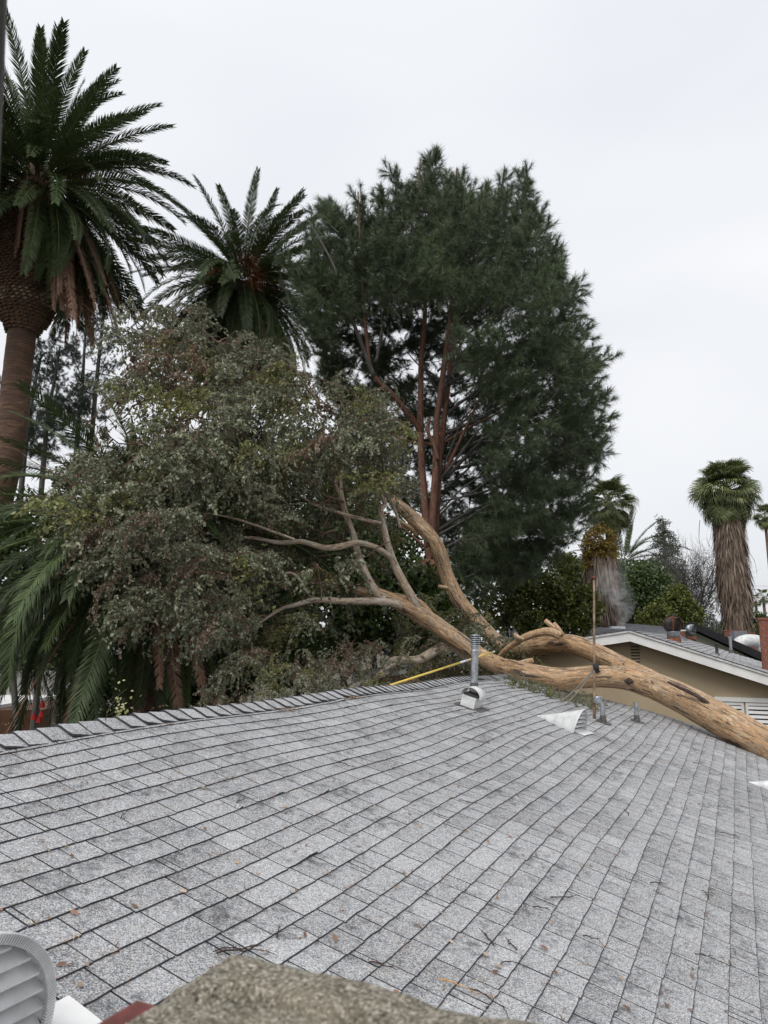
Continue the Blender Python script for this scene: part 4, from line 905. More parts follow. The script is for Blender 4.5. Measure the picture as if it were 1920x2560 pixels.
def palm_three():
    Y = 13.2; o = at(395, 1325, Y); base = np.array([o[0], o[1], 0]); t = tag(empty('canary_palm', tuple(base)), 'low date palm at the lower left, its long green fronds hanging to the roof ridge', 'palm tree')
    m = MB(); P, R = spline([base, (base + o) / 2, o], [.38, .36, .55], 8); m.tube(P, R, 20, rough=.12); m.build('trunk', MT['palm_trunk'], t, True)
    rr = random.Random(77); ga = PI * (3 - 5 ** .5); n = 74; L = 4.1
    for i in range(n):
        s = (i + .5) / n; el = 58 - 98 * s ** .9 + rr.gauss(0, 5); az = i * ga + rr.gauss(0, .15)
        b = 35 if s < .2 else 62 if s < .5 else 95 if rr.random() < .4 else 62
        k = L / 4.6 * rr.uniform(.85, 1.08)
        if math.sin(az) < -.2 and el > -5: k *= .74
        if math.sin(az) < .2 and math.cos(az) > .1: k *= .6
        instance(rr.choice(FR3[b]), 'frond', t, o + np.array([math.cos(az) * .4, math.sin(az) * .4, .3 * (1 - 2 * s)]), orient(az, math.radians(el), rr.gauss(0, .3)), k, MT['palm_leaf_bright'] if rr.random() < .22 else None)
    # the frond ends seen against the ridge: hanging fronds towards the roof
    for (az, el, k, br) in ((-1.75, -18, .72, 0), (-1.75, -50, .62, 0), (-2.05, -22, .80, 1), (-2.35, -12, .86, 0), (-2.6, -5, .9, 0), (-2.9, 8, 1., 0), (3.1, 20, 1., 0), (-2.2, -38, .75, 1), (-1.6, -58, .6, 0), (-1.95, -44, .66, 0), (-2.75, -30, .8, 0), (3.0, -2, .9, 1)):
        instance(rr.choice(FR3[62]), 'frond', t, o + np.array([math.cos(az) * .4, math.sin(az) * .4, 0]), orient(az, math.radians(el), rr.gauss(0, .25)), k, MT['palm_leaf_bright'] if br else None)
    for i in range(34):
        az = rr.uniform(-3.3, -1.5); el = rr.uniform(-66, 2); k = rr.uniform(.62, .86)
        instance(rr.choice(FR3[62 if el > -25 else 35]), 'frond', t, o + np.array([math.cos(az) * .45, math.sin(az) * .45, -.15]), orient(az, math.radians(el), rr.gauss(0, .3)), k, MT['palm_leaf_bright'] if rr.random() < .25 else None)
    for i in range(26):
        az = rr.uniform(-1.9, -.2); el = rr.uniform(-86, -60); k = rr.uniform(.5, .72); dd_ = rr.random() < .22
        instance(frond_hang[rr.randrange(3)] if dd_ else rr.choice(FR3[14]), 'dead_frond' if dd_ else 'frond', t, o + np.array([math.cos(az) * .5, math.sin(az) * .5, rr.uniform(-.6, -.1)]), orient(az, math.radians(el), rr.gauss(0, .5)), k, MT['palm_dead'] if dd_ else MT['palm_leaf_bright'] if rr.random() < .25 else None)
    for az, e, k in ((-2.0, -62, .75), (-2.3, -55, .8), (-1.2, -60, .6), (-.8, -60, .65), (-2.5, -70, .7)):
        instance(frond_hang[1], 'dead_frond', t, o + np.array([math.cos(az) * .5, math.sin(az) * .5, -.3]), orient(az, math.radians(e), .3), k, MT['palm_dead'])
    # upright unopened spear leaves seen above the gum leaves
    for (px, py, bx, by, yy, w) in ((330, 1040, 338, 1200, 12.6, .085), (318, 1095, 330, 1205, 12.7, .07), (480, 1130, 478, 1190, 12.9, .04)):
        a, b_ = at(bx, by, yy), at(px, py, yy); m = MB(); d = (b_ - a); s = np.array([1., .2, 0]); V = []
        for k in range(9):
            q = k / 8; ww = w * math.sin(PI * (.12 + .88 * q)) ** .6 * (1 - q ** 3 * .9) + .004
            for sg in (-1, 0, 1): V.append(a + d * q + s * sg * ww + np.array([0, -.03 * (sg == 0) * 2, 0]))
        m.add(V, [(3 * k + j, 3 * k + j + 1, 3 * k + j + 4, 3 * k + j + 3) for k in range(8) for j in (0, 1)], tone=[random.random() for _ in V]); m.build('spear_leaf', MT['palm_leaf_bright'], t)
palm_three()
# ---- pine
def bough(seed, L=1.25, shoots=15, nn=72, nl=.27, w=.0105, up=.5):
    r = np.random.default_rng(seed); parts = []; t = np.linspace(0, 1, 8); main = np.stack([L * t, .08 * np.sin(3 * t + seed), up * L * .45 * t ** 2], 1); parts.append((*tube_np(main, .016 * (1.1 - t), 4, .4), 1))
    for k in range(shoots):
        s = .18 + .82 * k / (shoots - 1); i = s * 7; i0 = min(6, int(i)); p = main[i0] * (1 - i + i0) + main[i0 + 1] * (i - i0)
        d = r.normal(0, .75, 3) + np.array([.65, 0, .55 * up + .15]); 
        if k == shoots - 1: d = np.array([1, 0, up * 1.2])
        d /= np.linalg.norm(d); ll = L * r.uniform(.18, .36) * (1.15 - .4 * s); tw = p + d * np.linspace(0, ll, 4)[:, None] + np.array([0, 0, 1]) * (np.linspace(0, 1, 4) ** 2 * ll * .2)[:, None]; parts.append((*tube_np(tw, .007, 3, .4), 1))
        u = r.uniform(.25, 1, nn); q = p + (tw[-1] - p) * u[:, None]; dd = unit(d) * r.uniform(.5, 1.3, (nn, 1)) + r.normal(0, .55, (nn, 3)); dd = unit(dd); ln = nl * r.uniform(.6, 1.1, nn)
        Sd = unit(np.cross(dd, r.normal(0, 1, (nn, 3)))); E = q + dd * ln[:, None]; E[:, 2] -= ln * .12; V = np.stack([q - Sd * w * .5, q + Sd * w * .5, E], 1).reshape(-1, 3)
        parts.append((V, np.arange(nn)[:, None] * 3 + np.array([[0, 1, 2]]), np.repeat(np.clip(r.beta(2, 2.5, nn) * .9 + .1 * up, 0, 1), 3), 0))
    return parts
BG = [np_mesh('bough', bough(300 + i, up=[.9, .6, .3, .6][i % 4]), [MT['pine_needle'], MT['grey_bark']]) for i in range(8)]
def inside(poly, x, y):
    c = False; j = len(poly) - 1
    for i in range(len(poly)):
        xi, yi = poly[i]; xj, yj = poly[j]
        if (yi > y) != (yj > y) and x < (xj - xi) * (y - yi) / (yj - yi) + xi: c = not c
        j = i
    return c
def pt_line(pts, Y, n=5, R=None, dy=None):
    P = [at(x, y, Y + (dy[i] if dy else 0)) for i, (x, y) in enumerate(pts)]; return spline(P, R, n)
def pine():
    Y = 20.; c0 = at(1065, 1330, Y); base = np.array([c0[0], c0[1], 0]); t = tag(empty('pine_tree', tuple(base)), 'large dark green pine with several reddish trunks rising behind the fallen tree', 'pine tree')
    def br(name, pts, r0, r1, dy=None, mat='pine_bark', seg=12):
        n = len(pts); R = [r0 + (r1 - r0) * i / (n - 1) for i in range(n)]; P, R = pt_line(pts, Y, 5, R, dy); m = MB(); m.tube(P, R, seg, rough=.10, rs=random.random() * 9); return m.build(name, MT[mat], t, True)
    m = MB(); P, R = spline([base, at(1075, 1400, Y)], [.36, .30], 6); m.tube(P, R, 16, rough=.05); m.build('trunk', MT['pine_bark'], t, True)
    br('trunk', [(1075, 1420), (1066, 1304), (1055, 1174), (1051, 1054), (1052, 990), (1053, 902), (1062, 794), (1061, 713), (1052, 577), (1046, 470), (1050, 410)], .13, .025)
    br('trunk', [(1080, 1400), (1082, 1293), (1090, 1163), (1091, 1065), (1101, 984), (1115, 875), (1129, 772), (1134, 745)], .125, .05, [0, -.2, -.3, -.4, -.5, -.6, -.7, -.7])
    br('trunk', [(1085, 1380), (1094, 1230), (1101, 1136), (1118, 984), (1134, 848), (1150, 713), (1150, 604), (1140, 495), (1142, 420)], .11, .025)
    br('branch', [(1052, 1080), (1044, 1065), (993, 1000), (933, 935), (917, 848), (909, 740), (900, 600), (895, 480)], .10, .02, [0, -.1, -.5, -.9, -1.1, -1.2, -1.2, -1.2])
    br('branch', [(935, 940), (906, 864), (868, 767), (836, 669), (800, 600), (765, 540)], .07, .015, [-.9, -1.1, -1.3, -1.5, -1.6, -1.6], 'grey_bark')
    br('branch', [(940, 905), (955, 820), (948, 740)], .05, .02, [-1, -1, -1], 'grey_bark')
    br('branch', [(1095, 1150), (1085, 1110), (1070, 1080), (1073, 1045)], .06, .05, [-.5] * 4)
    rr = random.Random(5)
    for k in range(34):      # limbs fanning out right and down
        s = rr.random(); y0 = 1400 - 620 * s; x0 = 1085 + 35 * s + rr.uniform(-20, 20); a = math.radians(rr.uniform(12, 75)); sg = 1 if rr.random() < .72 else -1; ln = rr.uniform(180, 420) * (1 if sg > 0 else .6)
        pts = [(x0, y0)]; 
        for q in (.3, .6, 1): pts.append((x0 + sg * math.cos(a) * ln * q, y0 - math.sin(a) * ln * q * (1 - .15 * q) + rr.uniform(-8, 8)))
        d = rr.uniform(-2.2, 2.2); br('branch', pts, rr.uniform(.03, .07), .012, [0, d * .3, d * .6, d], rr.choice(['grey_bark', 'grey_bark', 'grey_bark', 'pine_bark']), 7)
    poly = [(735, 620), (745, 540), (800, 500), (822, 462), (868, 520), (890, 445), (925, 470), (958, 408), (1000, 430), (1060, 388), (1110, 405), (1148, 398), (1190, 450), (1240, 440), (1288, 400), (1338, 410), (1365, 480), (1352, 560), (1395, 600), (1410, 650), (1415, 730), (1445, 790), (1462, 840), (1505, 845), (1508, 900), (1480, 950), (1498, 1010), (1492, 1090), (1505, 1170), (1465, 1240), (1450, 1320), (1400, 1375), (1360, 1400), (1300, 1460), (1200, 1500), (1120, 1480), (1130, 1380), (1040, 1260), (1000, 1300), (900, 1200), (840, 1040), (790, 900), (760, 780), (740, 700)]
    cx, cy = 1150, 900; cnt = 0; extra = []
    while cnt < 1220:
        x, y = rr.uniform(720, 1560), rr.uniform(380, 1510)
        if not inside(poly, x, y): continue
        # open middle where trunks show
        core = math.hypot((x - 1065) / 150, (y - 1130) / 260); left = math.hypot((x - 930) / 120, (y - 980) / 220)
        w = math.hypot((x - 1170) / 400, (y - 880) / 560)
        if core < 1 and rr.random() < .30: continue
        if left < 1 and rr.random() < .08: continue
        half = 4.2 * math.sqrt(max(.05, 1 - min(1, w) ** 2)); dy = rr.uniform(-half, half)
        if core < 1.15 or left < 1: dy = rr.uniform(.8, half + .8)
        q = at(x, y, Y + dy); ax = np.array([q[0] - c0[0], (q[1] - Y) * .8, 0]); az = math.atan2(ax[1], ax[0]) + rr.gauss(0, .45)
        if abs(x - 1088) < 80 and 690 < y < 1420 and rr.random() < .8: dy = abs(dy) + .35
        elif left < 1.1 and rr.random() < .6: dy = abs(dy) * .8 + .2
        if y < 700: y += 52
        q = at(x, y, Y + dy)
        top = max(0, min(1, (750 - y) / 350)); el = math.radians(rr.gauss(12 + 50 * top - 8 * max(0, (y - 1100) / 300), 16))
        me = BG[rr.choice([0, 1, 4, 5] if y < 800 else [2, 3, 6, 7, 1])]; k = rr.uniform(.62, 1.15)
        M = orient(az, el, rr.gauss(0, .6)); off = np.array(M @ Vector((.8 * k, 0, 0)))
        if cnt < 298: instance(me, 'bough', t, q - off, M, k, MT['pine_needle_olive'] if (x > 1150 and y > 1150 and rr.random() < .5) else None)
        else: extra.append((me, q - off, M, k))
        cnt += 1
    # the rest as one mass
    Vs = []; Fs = {}; Ts = []; MI = {}; o_ = 0
    cache = {}
    parts = []
    for me, q, M, k in extra:
        if me.name not in cache:
            v = np.empty(len(me.vertices) * 3, np.float32); me.vertices.foreach_get('co', v); v = v.reshape(-1, 3); tt = np.empty(len(v), np.float32); me.attributes['tone'].data.foreach_get('value', tt)
            f3 = []; f4 = []; 
            for p in me.polygons: (f3 if len(p.vertices) == 3 else f4).append(tuple(p.vertices))
            cache[me.name] = (v, tt, np.array(f3), np.array(f4))
        v, tt, f3, f4 = cache[me.name]; Vw = (v * k) @ np.array(M).T + q; parts.append((Vw, f3, tt * rr.uniform(.6, 1.1), 0)); parts.append((np.zeros((0, 3)), f4 - len(Vw), np.zeros(0), 1))
    V, F_, T, mi = merge(parts); link('boughs', mesh_np('boughs', V, F_, attrs={'tone': T}, mat=[MT['pine_needle'], MT['grey_bark']], midx=mi), t)['kind'] = 'stuff'
    # short outward shoots breaking the outline
    for i in range(len(poly)):
        x0, y0 = poly[i]; x1, y1 = poly[(i + 1) % len(poly)]
        if y0 > 1450 or x0 < 760 and y0 > 720: continue
        for k in range(2):
            q = rr.random(); x, y = x0 + (x1 - x0) * q, y0 + (y1 - y0) * q; p = at(x, y, Y + rr.uniform(-1, 1.5)); 
            if rr.random() < .0: continue
    return t
pine()
def slim_pine(label, stems, Y, seed, dens, mat='pine_needle_pale', spread=45, k0=.55):
    b = at(*stems[0][0], Y); t = tag(empty('pine_tree', (b[0], b[1], 0)), label, 'pine tree'); rr = random.Random(seed); cnt = 0
    for st in stems:
        P, R = pt_line(st, Y, 4, [.11 - .08 * i / (len(st) - 1) for i in range(len(st))]); P = [np.array([P[0][0], P[0][1], 0])] + P; R = [.14] + R; m = MB(); m.tube(P, R, 7); m.build('trunk', MT['grey_bark'], t, True)
        y0, y1 = st[0][1], st[-1][1]; n = int(dens)
        for i in range(n):
            s = rr.random(); y = y0 + (y1 - y0) * s; x = np.interp(y, [p[1] for p in reversed(st)], [p[0] for p in reversed(st)]); az = rr.uniform(0, 2 * PI); q = at(x, y, Y)
            sp = spread / F * Y * (1.1 - .65 * s) * rr.uniform(.1, 1); q = q + np.array([math.cos(az) * sp, math.sin(az) * sp, sp * .15]); instance(BG[rr.randrange(8)], 'bough', t, q, orient(az, math.radians(rr.gauss(25, 20)), rr.gauss(0, .6)), k0 * rr.uniform(.7, 1.2) * (1.15 - .35 * s), MT[mat]); cnt += 1
    return t
slim_pine('slender open pine with two thin straight stems under the tall palm crown', [[(195, 1080), (205, 980), (212, 860), (222, 720)], [(232, 1060), (245, 920), (258, 800), (268, 690)]], 30, 3, 62, spread=48)
slim_pine('open pine just right of the tall palm trunk, behind it', [[(60, 1150), (80, 1000), (100, 900), (118, 880)], [(110, 1150), (120, 1040), (140, 930), (150, 865)]], 29, 9, 60, spread=85, k0=.75)
# ================================================================== FALLEN GUM TREE
def gum():
    t = tag(empty('fallen_tree', tuple(at(1640, 1700, 14.2) * np.array([1, 1, 0]))), 'huge fallen gum tree with tan trunk across the roof edge and leafy crown behind', 'fallen tree')
    def atc(px, py, c):
        r = ray(px, py); return CAM + r * (c / (r @ cv))
    def limb(name, pts, ws, Ys, mat='gum_bark', seg=20, rough=.07, n=7, useC=False, end=False):
        P = [atc(x, y, yy) if useC else at(x, y, yy) for (x, y), yy in zip(pts, Ys)]
        R = [w * .5 * (p[1]) / F for w, p in zip(ws, P)]; P, R = spline(P, R, n); m = MB(); m.tube(P, R, seg, rough=rough, rs=random.random() * 7); o = m.build(name, MT[mat], t, True); return P, R
    # main trunk off the right edge to the fork
    limb('trunk', [(2700, 2270), (2250, 2045), (2000, 1914), (1920, 1865), (1850, 1825), (1780, 1787), (1710, 1749), (1640, 1717), (1590, 1700), (1545, 1693)], [96, 92, 86, 82, 80, 78, 72, 66, 54, 42], [11.6, 12.2, 12.75, 13.0, 13.2, 13.45, 13.7, 13.95, 14.0, 13.9], useC=True, seg=32, rough=.055, n=10)
    # upper fork
    limb('branch', [(1690, 1742), (1640, 1708), (1570, 1674), (1500, 1638), (1430, 1611), (1363, 1612), (1308, 1625), (1264, 1620), (1222, 1584), (1177, 1536), (1145, 1498), (1116, 1440), (1098, 1382), (1074, 1340), (1040, 1303), (1007, 1272), (985, 1250), (966, 1236)],
         [38, 48, 50, 48, 46, 44, 40, 36, 34, 38, 38, 37, 38, 38, 36, 31, 26, 14], [13.8, 14.0, 14.4, 14.8, 15.2, 15.6, 16.2, 16.6, 16.6, 16.5, 16.4, 16.3, 16.1, 16, 16, 15.9, 15.9, 15.8], useC=True, seg=26, rough=.06)
    # lower fork to the pale crown
    limb('branch', [(1700, 1750), (1620, 1712), (1555, 1694), (1486, 1691), (1400, 1698), (1340, 1688), (1290, 1676), (1250, 1664), (1206, 1643), (1134, 1594), (1098, 1568), (1054, 1539), (1007, 1514), (968, 1493), (935, 1480)],
         [44, 60, 56, 52, 54, 50, 46, 42, 40, 42, 42, 42, 38, 30, 26], [13.75, 13.95, 13.95, 13.8, 13.45, 13.35, 13.5, 13.9, 14.2, 13.93, 13.8, 13.55, 13.2, 12.9, 12.7], useC=True, seg=26, rough=.06)
    pale = 'gum_bark_pale'
    L = limb
    L('branch', [(1015, 1520), (985, 1508), (931, 1503), (863, 1503), (794, 1500), (740, 1512), (700, 1524), (655, 1553), (630, 1568)], [18, 20, 19, 17, 15, 11, 9, 6, 4], [14.6, 14.2, 14, 13.8, 13.6, 13.4, 13.3, 13.1, 13], pale, 14)
    L('branch', [(790, 1500), (772, 1490), (754, 1455), (729, 1433), (700, 1438), (670, 1450)], [9, 8, 7, 7, 6, 4], [13.6, 13.6, 13.5, 13.4, 13.3, 13.2], pale, 10)
    L('branch', [(960, 1500), (938, 1478), (913, 1433), (895, 1382), (881, 1332), (863, 1281), (852, 1234), (850, 1195), (846, 1165)], [22, 23, 20, 18, 17, 16, 15, 13, 10], [14.2, 14.2, 14.2, 14.2, 14.2, 14.2, 14.3, 14.4, 14.5], pale, 16)
    L('branch', [(1060, 1548), (1043, 1524), (1033, 1500), (1011, 1460), (986, 1411), (968, 1356), (956, 1300), (952, 1275), (962, 1258), (952, 1236), (931, 1190), (890, 1144), (844, 1088), (788, 1057), (740, 1040)], [30, 28, 23, 21, 20, 18, 16, 15, 12, 9, 8, 8, 7, 5, 3], [14.7, 14.65, 14.5, 14.4, 14.4, 14.4, 14.4, 14.4, 14.5, 14.5, 14.6, 14.6, 14.6, 14.6, 14.6], pale, 16)
    L('branch', [(974, 1390), (946, 1372), (917, 1361), (888, 1357), (845, 1367), (808, 1369), (754, 1354), (700, 1357), (640, 1346), (590, 1343), (520, 1346), (450, 1350), (380, 1372)], [14, 15, 15, 15, 17, 15, 14, 12, 9, 6, 5, 4, 3], [14.2, 14.1, 14, 13.9, 13.8, 13.7, 13.5, 13.3, 13.1, 12.9, 12.6, 12.4, 12.1], pale, 14)
    L('branch', [(952, 1308), (899, 1296), (845, 1281), (790, 1263), (765, 1249), (750, 1240)], [10, 10, 9, 8, 6, 4], [14.3, 14.1, 14, 13.8, 13.7, 13.7], pale, 10)
    L('branch', [(1180, 1655), (1127, 1614), (1080, 1632), (1044, 1650), (1007, 1650), (985, 1650), (972, 1657)], [26, 24, 24, 22, 19, 17, 15], [15.2, 15, 14.9, 14.8, 14.7, 14.6, 14.6], pale, 16)
    L('branch', [(1000, 1652), (968, 1668), (952, 1680), (940, 1690)], [14, 12, 9, 7], [14.7, 14.5, 14.4, 14.4], pale, 10)
    L('branch', [(1090, 1560), (1050, 1512), (1011, 1498), (924, 1484), (863, 1470), (808, 1455), (754, 1438), (700, 1430)], [24, 24, 22, 24, 24, 22, 18, 12], [15.3] * 8, 'gum_bark', 12)
    L('branch', [(1046, 1338), (1018, 1315), (978, 1292)], [14, 12, 10], [17.4, 17.3, 17.2], 'gum_bark', 10)
    L('branch', [(883, 1482), (840, 1450), (800, 1425), (780, 1405)], [13, 13, 12, 10], [15.2] * 4, 'gum_bark', 10)
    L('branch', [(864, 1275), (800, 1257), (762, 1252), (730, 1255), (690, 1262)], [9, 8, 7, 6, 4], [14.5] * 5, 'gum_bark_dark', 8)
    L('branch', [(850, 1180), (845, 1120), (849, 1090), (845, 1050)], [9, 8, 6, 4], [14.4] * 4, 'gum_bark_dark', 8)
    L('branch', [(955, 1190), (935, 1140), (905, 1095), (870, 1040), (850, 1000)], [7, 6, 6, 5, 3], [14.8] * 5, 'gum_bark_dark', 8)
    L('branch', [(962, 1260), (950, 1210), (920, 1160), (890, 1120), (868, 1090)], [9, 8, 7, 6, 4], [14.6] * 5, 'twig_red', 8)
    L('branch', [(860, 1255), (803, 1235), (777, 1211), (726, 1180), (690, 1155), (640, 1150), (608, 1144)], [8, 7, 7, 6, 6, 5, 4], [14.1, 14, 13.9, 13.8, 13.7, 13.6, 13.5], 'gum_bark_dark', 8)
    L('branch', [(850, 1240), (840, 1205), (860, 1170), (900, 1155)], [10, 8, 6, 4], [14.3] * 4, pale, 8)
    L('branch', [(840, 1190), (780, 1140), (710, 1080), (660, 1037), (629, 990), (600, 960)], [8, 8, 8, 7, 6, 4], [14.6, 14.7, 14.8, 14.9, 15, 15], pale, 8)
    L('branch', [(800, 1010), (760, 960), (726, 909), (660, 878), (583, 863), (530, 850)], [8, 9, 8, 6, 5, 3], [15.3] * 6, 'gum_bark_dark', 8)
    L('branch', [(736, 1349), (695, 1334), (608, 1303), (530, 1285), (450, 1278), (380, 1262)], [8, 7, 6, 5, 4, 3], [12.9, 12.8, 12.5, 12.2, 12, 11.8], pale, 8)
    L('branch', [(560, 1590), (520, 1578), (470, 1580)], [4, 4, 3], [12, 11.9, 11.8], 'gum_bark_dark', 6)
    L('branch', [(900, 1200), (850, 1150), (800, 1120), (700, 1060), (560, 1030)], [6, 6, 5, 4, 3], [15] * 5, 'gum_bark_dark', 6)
    L('branch', [(1000, 1320), (985, 1270), (955, 1220), (925, 1160)], [8, 7, 6, 4], [14.9] * 4, pale, 8)
    rr = random.Random(12)
    # sawn stubs and cut branch on the top of the upper fork
    def cut(P, r):
        m = MB(); P = [np.array(p) for p in P]; d = (P[0] - P[1]); d = d / np.linalg.norm(d); m.tube([P[0], P[0] + d * .012], r * .93, 12); m.build('cut_face', MT['cut_wood'], t)
    A = [atc(x, y, c) for (x, y), c in zip([(1401, 1590), (1372, 1579), (1341, 1583), (1314, 1592), (1287, 1608), (1260, 1628), (1245, 1645)], [14.75, 14.7, 14.7, 14.7, 14.8, 14.9, 15])]
    P, R = spline(A, [.085, .085, .075, .07, .062, .055, .04], 4); m = MB(); m.tube(P, R, 12, rough=.06); m.build('branch', MT['gum_bark'], t, True)
    for pts, r, c in (([(1364, 1552), (1376, 1562), (1392, 1578)], .050, 14.8), ([(1385, 1559), (1396, 1572), (1408, 1590)], .046, 14.9), ([(1287, 1586), (1297, 1594), (1310, 1600)], .045, 14.65), ([(1331, 1651), (1311, 1655), (1292, 1660), (1260, 1668)], .052, 14.6), ([(1098, 1466), (1108, 1468), (1122, 1472)], .045, 15.9), ([(975, 1646), (985, 1652), (1000, 1655)], .05, 14.5)):
        Q = [atc(x, y, c) for x, y in pts]; m = MB(); m.tube(Q, [r] * (len(Q) - 1) + [r * 1.1], 12, rough=.05); m.build('stub', MT['gum_bark'], t, True); cut(Q, r)
    # strips of dark hanging bark on the trunk's back, knots
    for pts, c, w in (([(1668, 1704), (1720, 1728), (1760, 1752), (1805, 1782)], 13.3, .034), ([(1520, 1664), (1545, 1672), (1570, 1674)], 13.85, .028)):
        Q, R = spline([atc(x, y, c) for x, y in pts], [w * .4] + [w] * (len(pts) - 2) + [w * .3], 5); m = MB(); m.tube(Q, R, 8, rough=.4); m.build('loose_bark', MT['dark_bark'], t, True)
    for (x, y, c, r) in ((1572, 1702, 13.72, .06), (1490, 1676, 13.6, .04)):
        o = atc(x, y, c); m = MB(); m.tube([o - np.array([.08, 0, .0]), o, o + np.array([.08, 0, -.02])], [r * .3, r, r * .2], 8, rough=.4); m.build('knot', MT['dark_bark'], t, True)
    # bare twigs in the crown
    tw = MB(); polyc = [(300, 830), (330, 780), (420, 750), (520, 780), (570, 835), (650, 840), (720, 890), (770, 940), (860, 955), (950, 965), (1010, 1010), (1035, 1090), (1015, 1180), (985, 1260), (1000, 1360), (960, 1450), (800, 1560), (640, 1640), (580, 1680), (555, 1600), (520, 1560), (400, 1540), (330, 1480), (265, 1450), (250, 1370), (180, 1300), (160, 1240), (200, 1170), (260, 1100), (300, 1030), (285, 950), (345, 910), (320, 870)]
    def Yc(x, y): return float(np.interp(x, [100, 450, 800, 1100], [11.0, 12.0, 13.7, 15.0])) + max(0, (1080 - y) / 320) * 1.8 
    for i in range(260):
        x, y = rr.uniform(150, 1030), rr.uniform(770, 1600)
        if not inside(polyc, x, y): continue
        P = [at(x, y, Yc(x, y) + rr.uniform(-1.2, .8))]; d = np.array([rr.gauss(-.5, .6), rr.gauss(0, .6), rr.gauss(.15, .45)]); 
        for k in range(6): d = d + np.array([rr.gauss(0, .25), rr.gauss(0, .25), rr.gauss(-.03, .25)]); P.append(P[-1] + d / np.linalg.norm(d) * .16)
        r0 = rr.uniform(.006, .016); tw.tube(P, [r0 * (1 - .12 * k) for k in range(7)], 5, cap=False)
    tag(tw.build('twigs', MT['twig_red'], t, True), kind='stuff')
    # leafy sprays
    cnt = 0; extra = []
    def place(x, y, Y, mat, k, az=None, el=None):
        nonlocal cnt
        az = rr.gauss(PI, 1.3) if az is None else az; el = rr.gauss(5, 25) if el is None else el
        M = orient(az, math.radians(el), rr.gauss(0, .5)); off = np.array(M @ Vector((.35 * k, 0, -.1)))
        me = rr.choice(GUM); q = at(x, y, Y) - off
        if cnt < 298: instance(me, 'leaf_spray', t, q, M, k, MT[mat])
        else: extra.append((me, q, M, k, mat))
        cnt += 1
    spots = []
    # thin out around big visible limbs
    limbs = [((1206, 1643), (960, 1490)), ((960, 1490), (852, 1200)), ((1043, 1527), (953, 1280)), ((965, 1380), (800, 1366)), ((800, 1366), (640, 1345)), ((931, 1505), (700, 1522)), ((1260, 1610), (1116, 1440)), ((1116, 1440), (980, 1245)), ((945, 1308), (770, 1250)), ((1120, 1616), (980, 1652))]
    def dl(x, y):
        b = 1e9
        for (x0, y0), (x1, y1) in limbs:
            t_ = max(0, min(1, ((x - x0) * (x1 - x0) + (y - y0) * (y1 - y0)) / ((x1 - x0) ** 2 + (y1 - y0) ** 2))); b = min(b, math.hypot(x - x0 - t_ * (x1 - x0), y - y0 - t_ * (y1 - y0)))
        return b
    n = 0; tries = 0
    while n < 760 and tries < 20000:
        tries += 1; x, y = rr.uniform(150, 1040), rr.uniform(750, 1690)
        if not inside(polyc, x, y): continue
        if y > 1500 and rr.random() < .35: continue
        if 240 < x < 440 and 990 < y < 1110 and rr.random() < .85: continue
        if y < 960 and x < 480 and rr.random() < .35: continue
        if x > 760 and y < 1080 and rr.random() < .4: continue
        dy = rr.uniform(-1.4, 1.9)
        if dl(x, y) < 42:
            if rr.random() < .5: continue
            dy = rr.uniform(1.1, 2.4)
        br_ = mnoise.noise(Vector((x / 150, y / 150, 1))); ye = mnoise.noise(Vector((x / 70, y / 70, 7)))
        mat = 'gum_leaf'
        if (y < 1060 and x < 560 and rr.random() < .45) or br_ > .55: mat = 'gum_leaf_brown' if rr.random() < .8 else 'gum_leaf'
        if ye > .24: mat = 'gum_leaf_yellow'
        spots.append((x, y, Yc(x, y) + dy, mat, rr.uniform(.65, 1.15))); n += 1
    spots.sort(key=lambda s: s[2]); 
    for s in spots: place(*s)
    pl = [(190, 1330), (260, 1260), (480, 1300), (620, 1450), (560, 1620), (480, 1600), (400, 1560), (320, 1540), (240, 1470)]; k_ = 0
    while k_ < 95:
        x, y = rr.uniform(190, 620), rr.uniform(1260, 1620)
        if inside(pl, x, y): place(x, y, float(np.interp(x, [190, 620], [9.6, 10.6])) + rr.uniform(-.4, .8), 'gum_leaf' if rr.random() < .85 else 'gum_leaf_brown', rr.uniform(.5, .85)); k_ += 1
    # around the ridge end, right of the flue and along the ridge line
    for i in range(120):
        x = rr.uniform(990, 1330); y = np.interp(x, [990, 1150, 1250, 1330], [1450, 1500, 1560, 1630]) + rr.uniform(0, 1) ** .8 * np.interp(x, [990, 1150, 1250, 1330], [230, 190, 120, 60]); 
        place(x, y, 16.6 + rr.uniform(-.4, 1.6) + (0 if x < 1240 else .0), 'gum_leaf' if rr.random() < .7 else 'gum_leaf_yellow', rr.uniform(.5, .85))
    for i in range(95):
        x = rr.uniform(540, 1130); y0 = np.interp(x, [540, 800, 1130], [1752, 1722, 1690]); place(x, y0 - rr.uniform(-15, 100) , float(np.interp(x, [540, 1130], [8.6, 14.4])) + rr.uniform(.2, 2.4), rr.choice(['gum_leaf', 'gum_leaf_yellow', 'gum_leaf', 'gum_leaf_brown']), rr.uniform(.35, .7))
    # the tuft that hangs over the rake, onto our shingles
    for i in range(48):
        u_ = rr.random(); x = 1255 + 225 * u_; y = 1697 + 60 * u_ + rr.uniform(-14, 16); c, v = hit(x, y); q = rp(c, min(v, RV), rr.uniform(.06, .16)); M = orient(rr.uniform(-3.0, .2), math.radians(rr.uniform(-22, 8)), 0); k = rr.uniform(.25, .42)
        extra.append((rr.choice(GUM), q, M, k, rr.choice(['gum_leaf', 'gum_leaf', 'gum_leaf_yellow'])))
    cache = {}; parts = []; order = ['gum_leaf', 'gum_leaf_brown', 'gum_leaf_yellow']
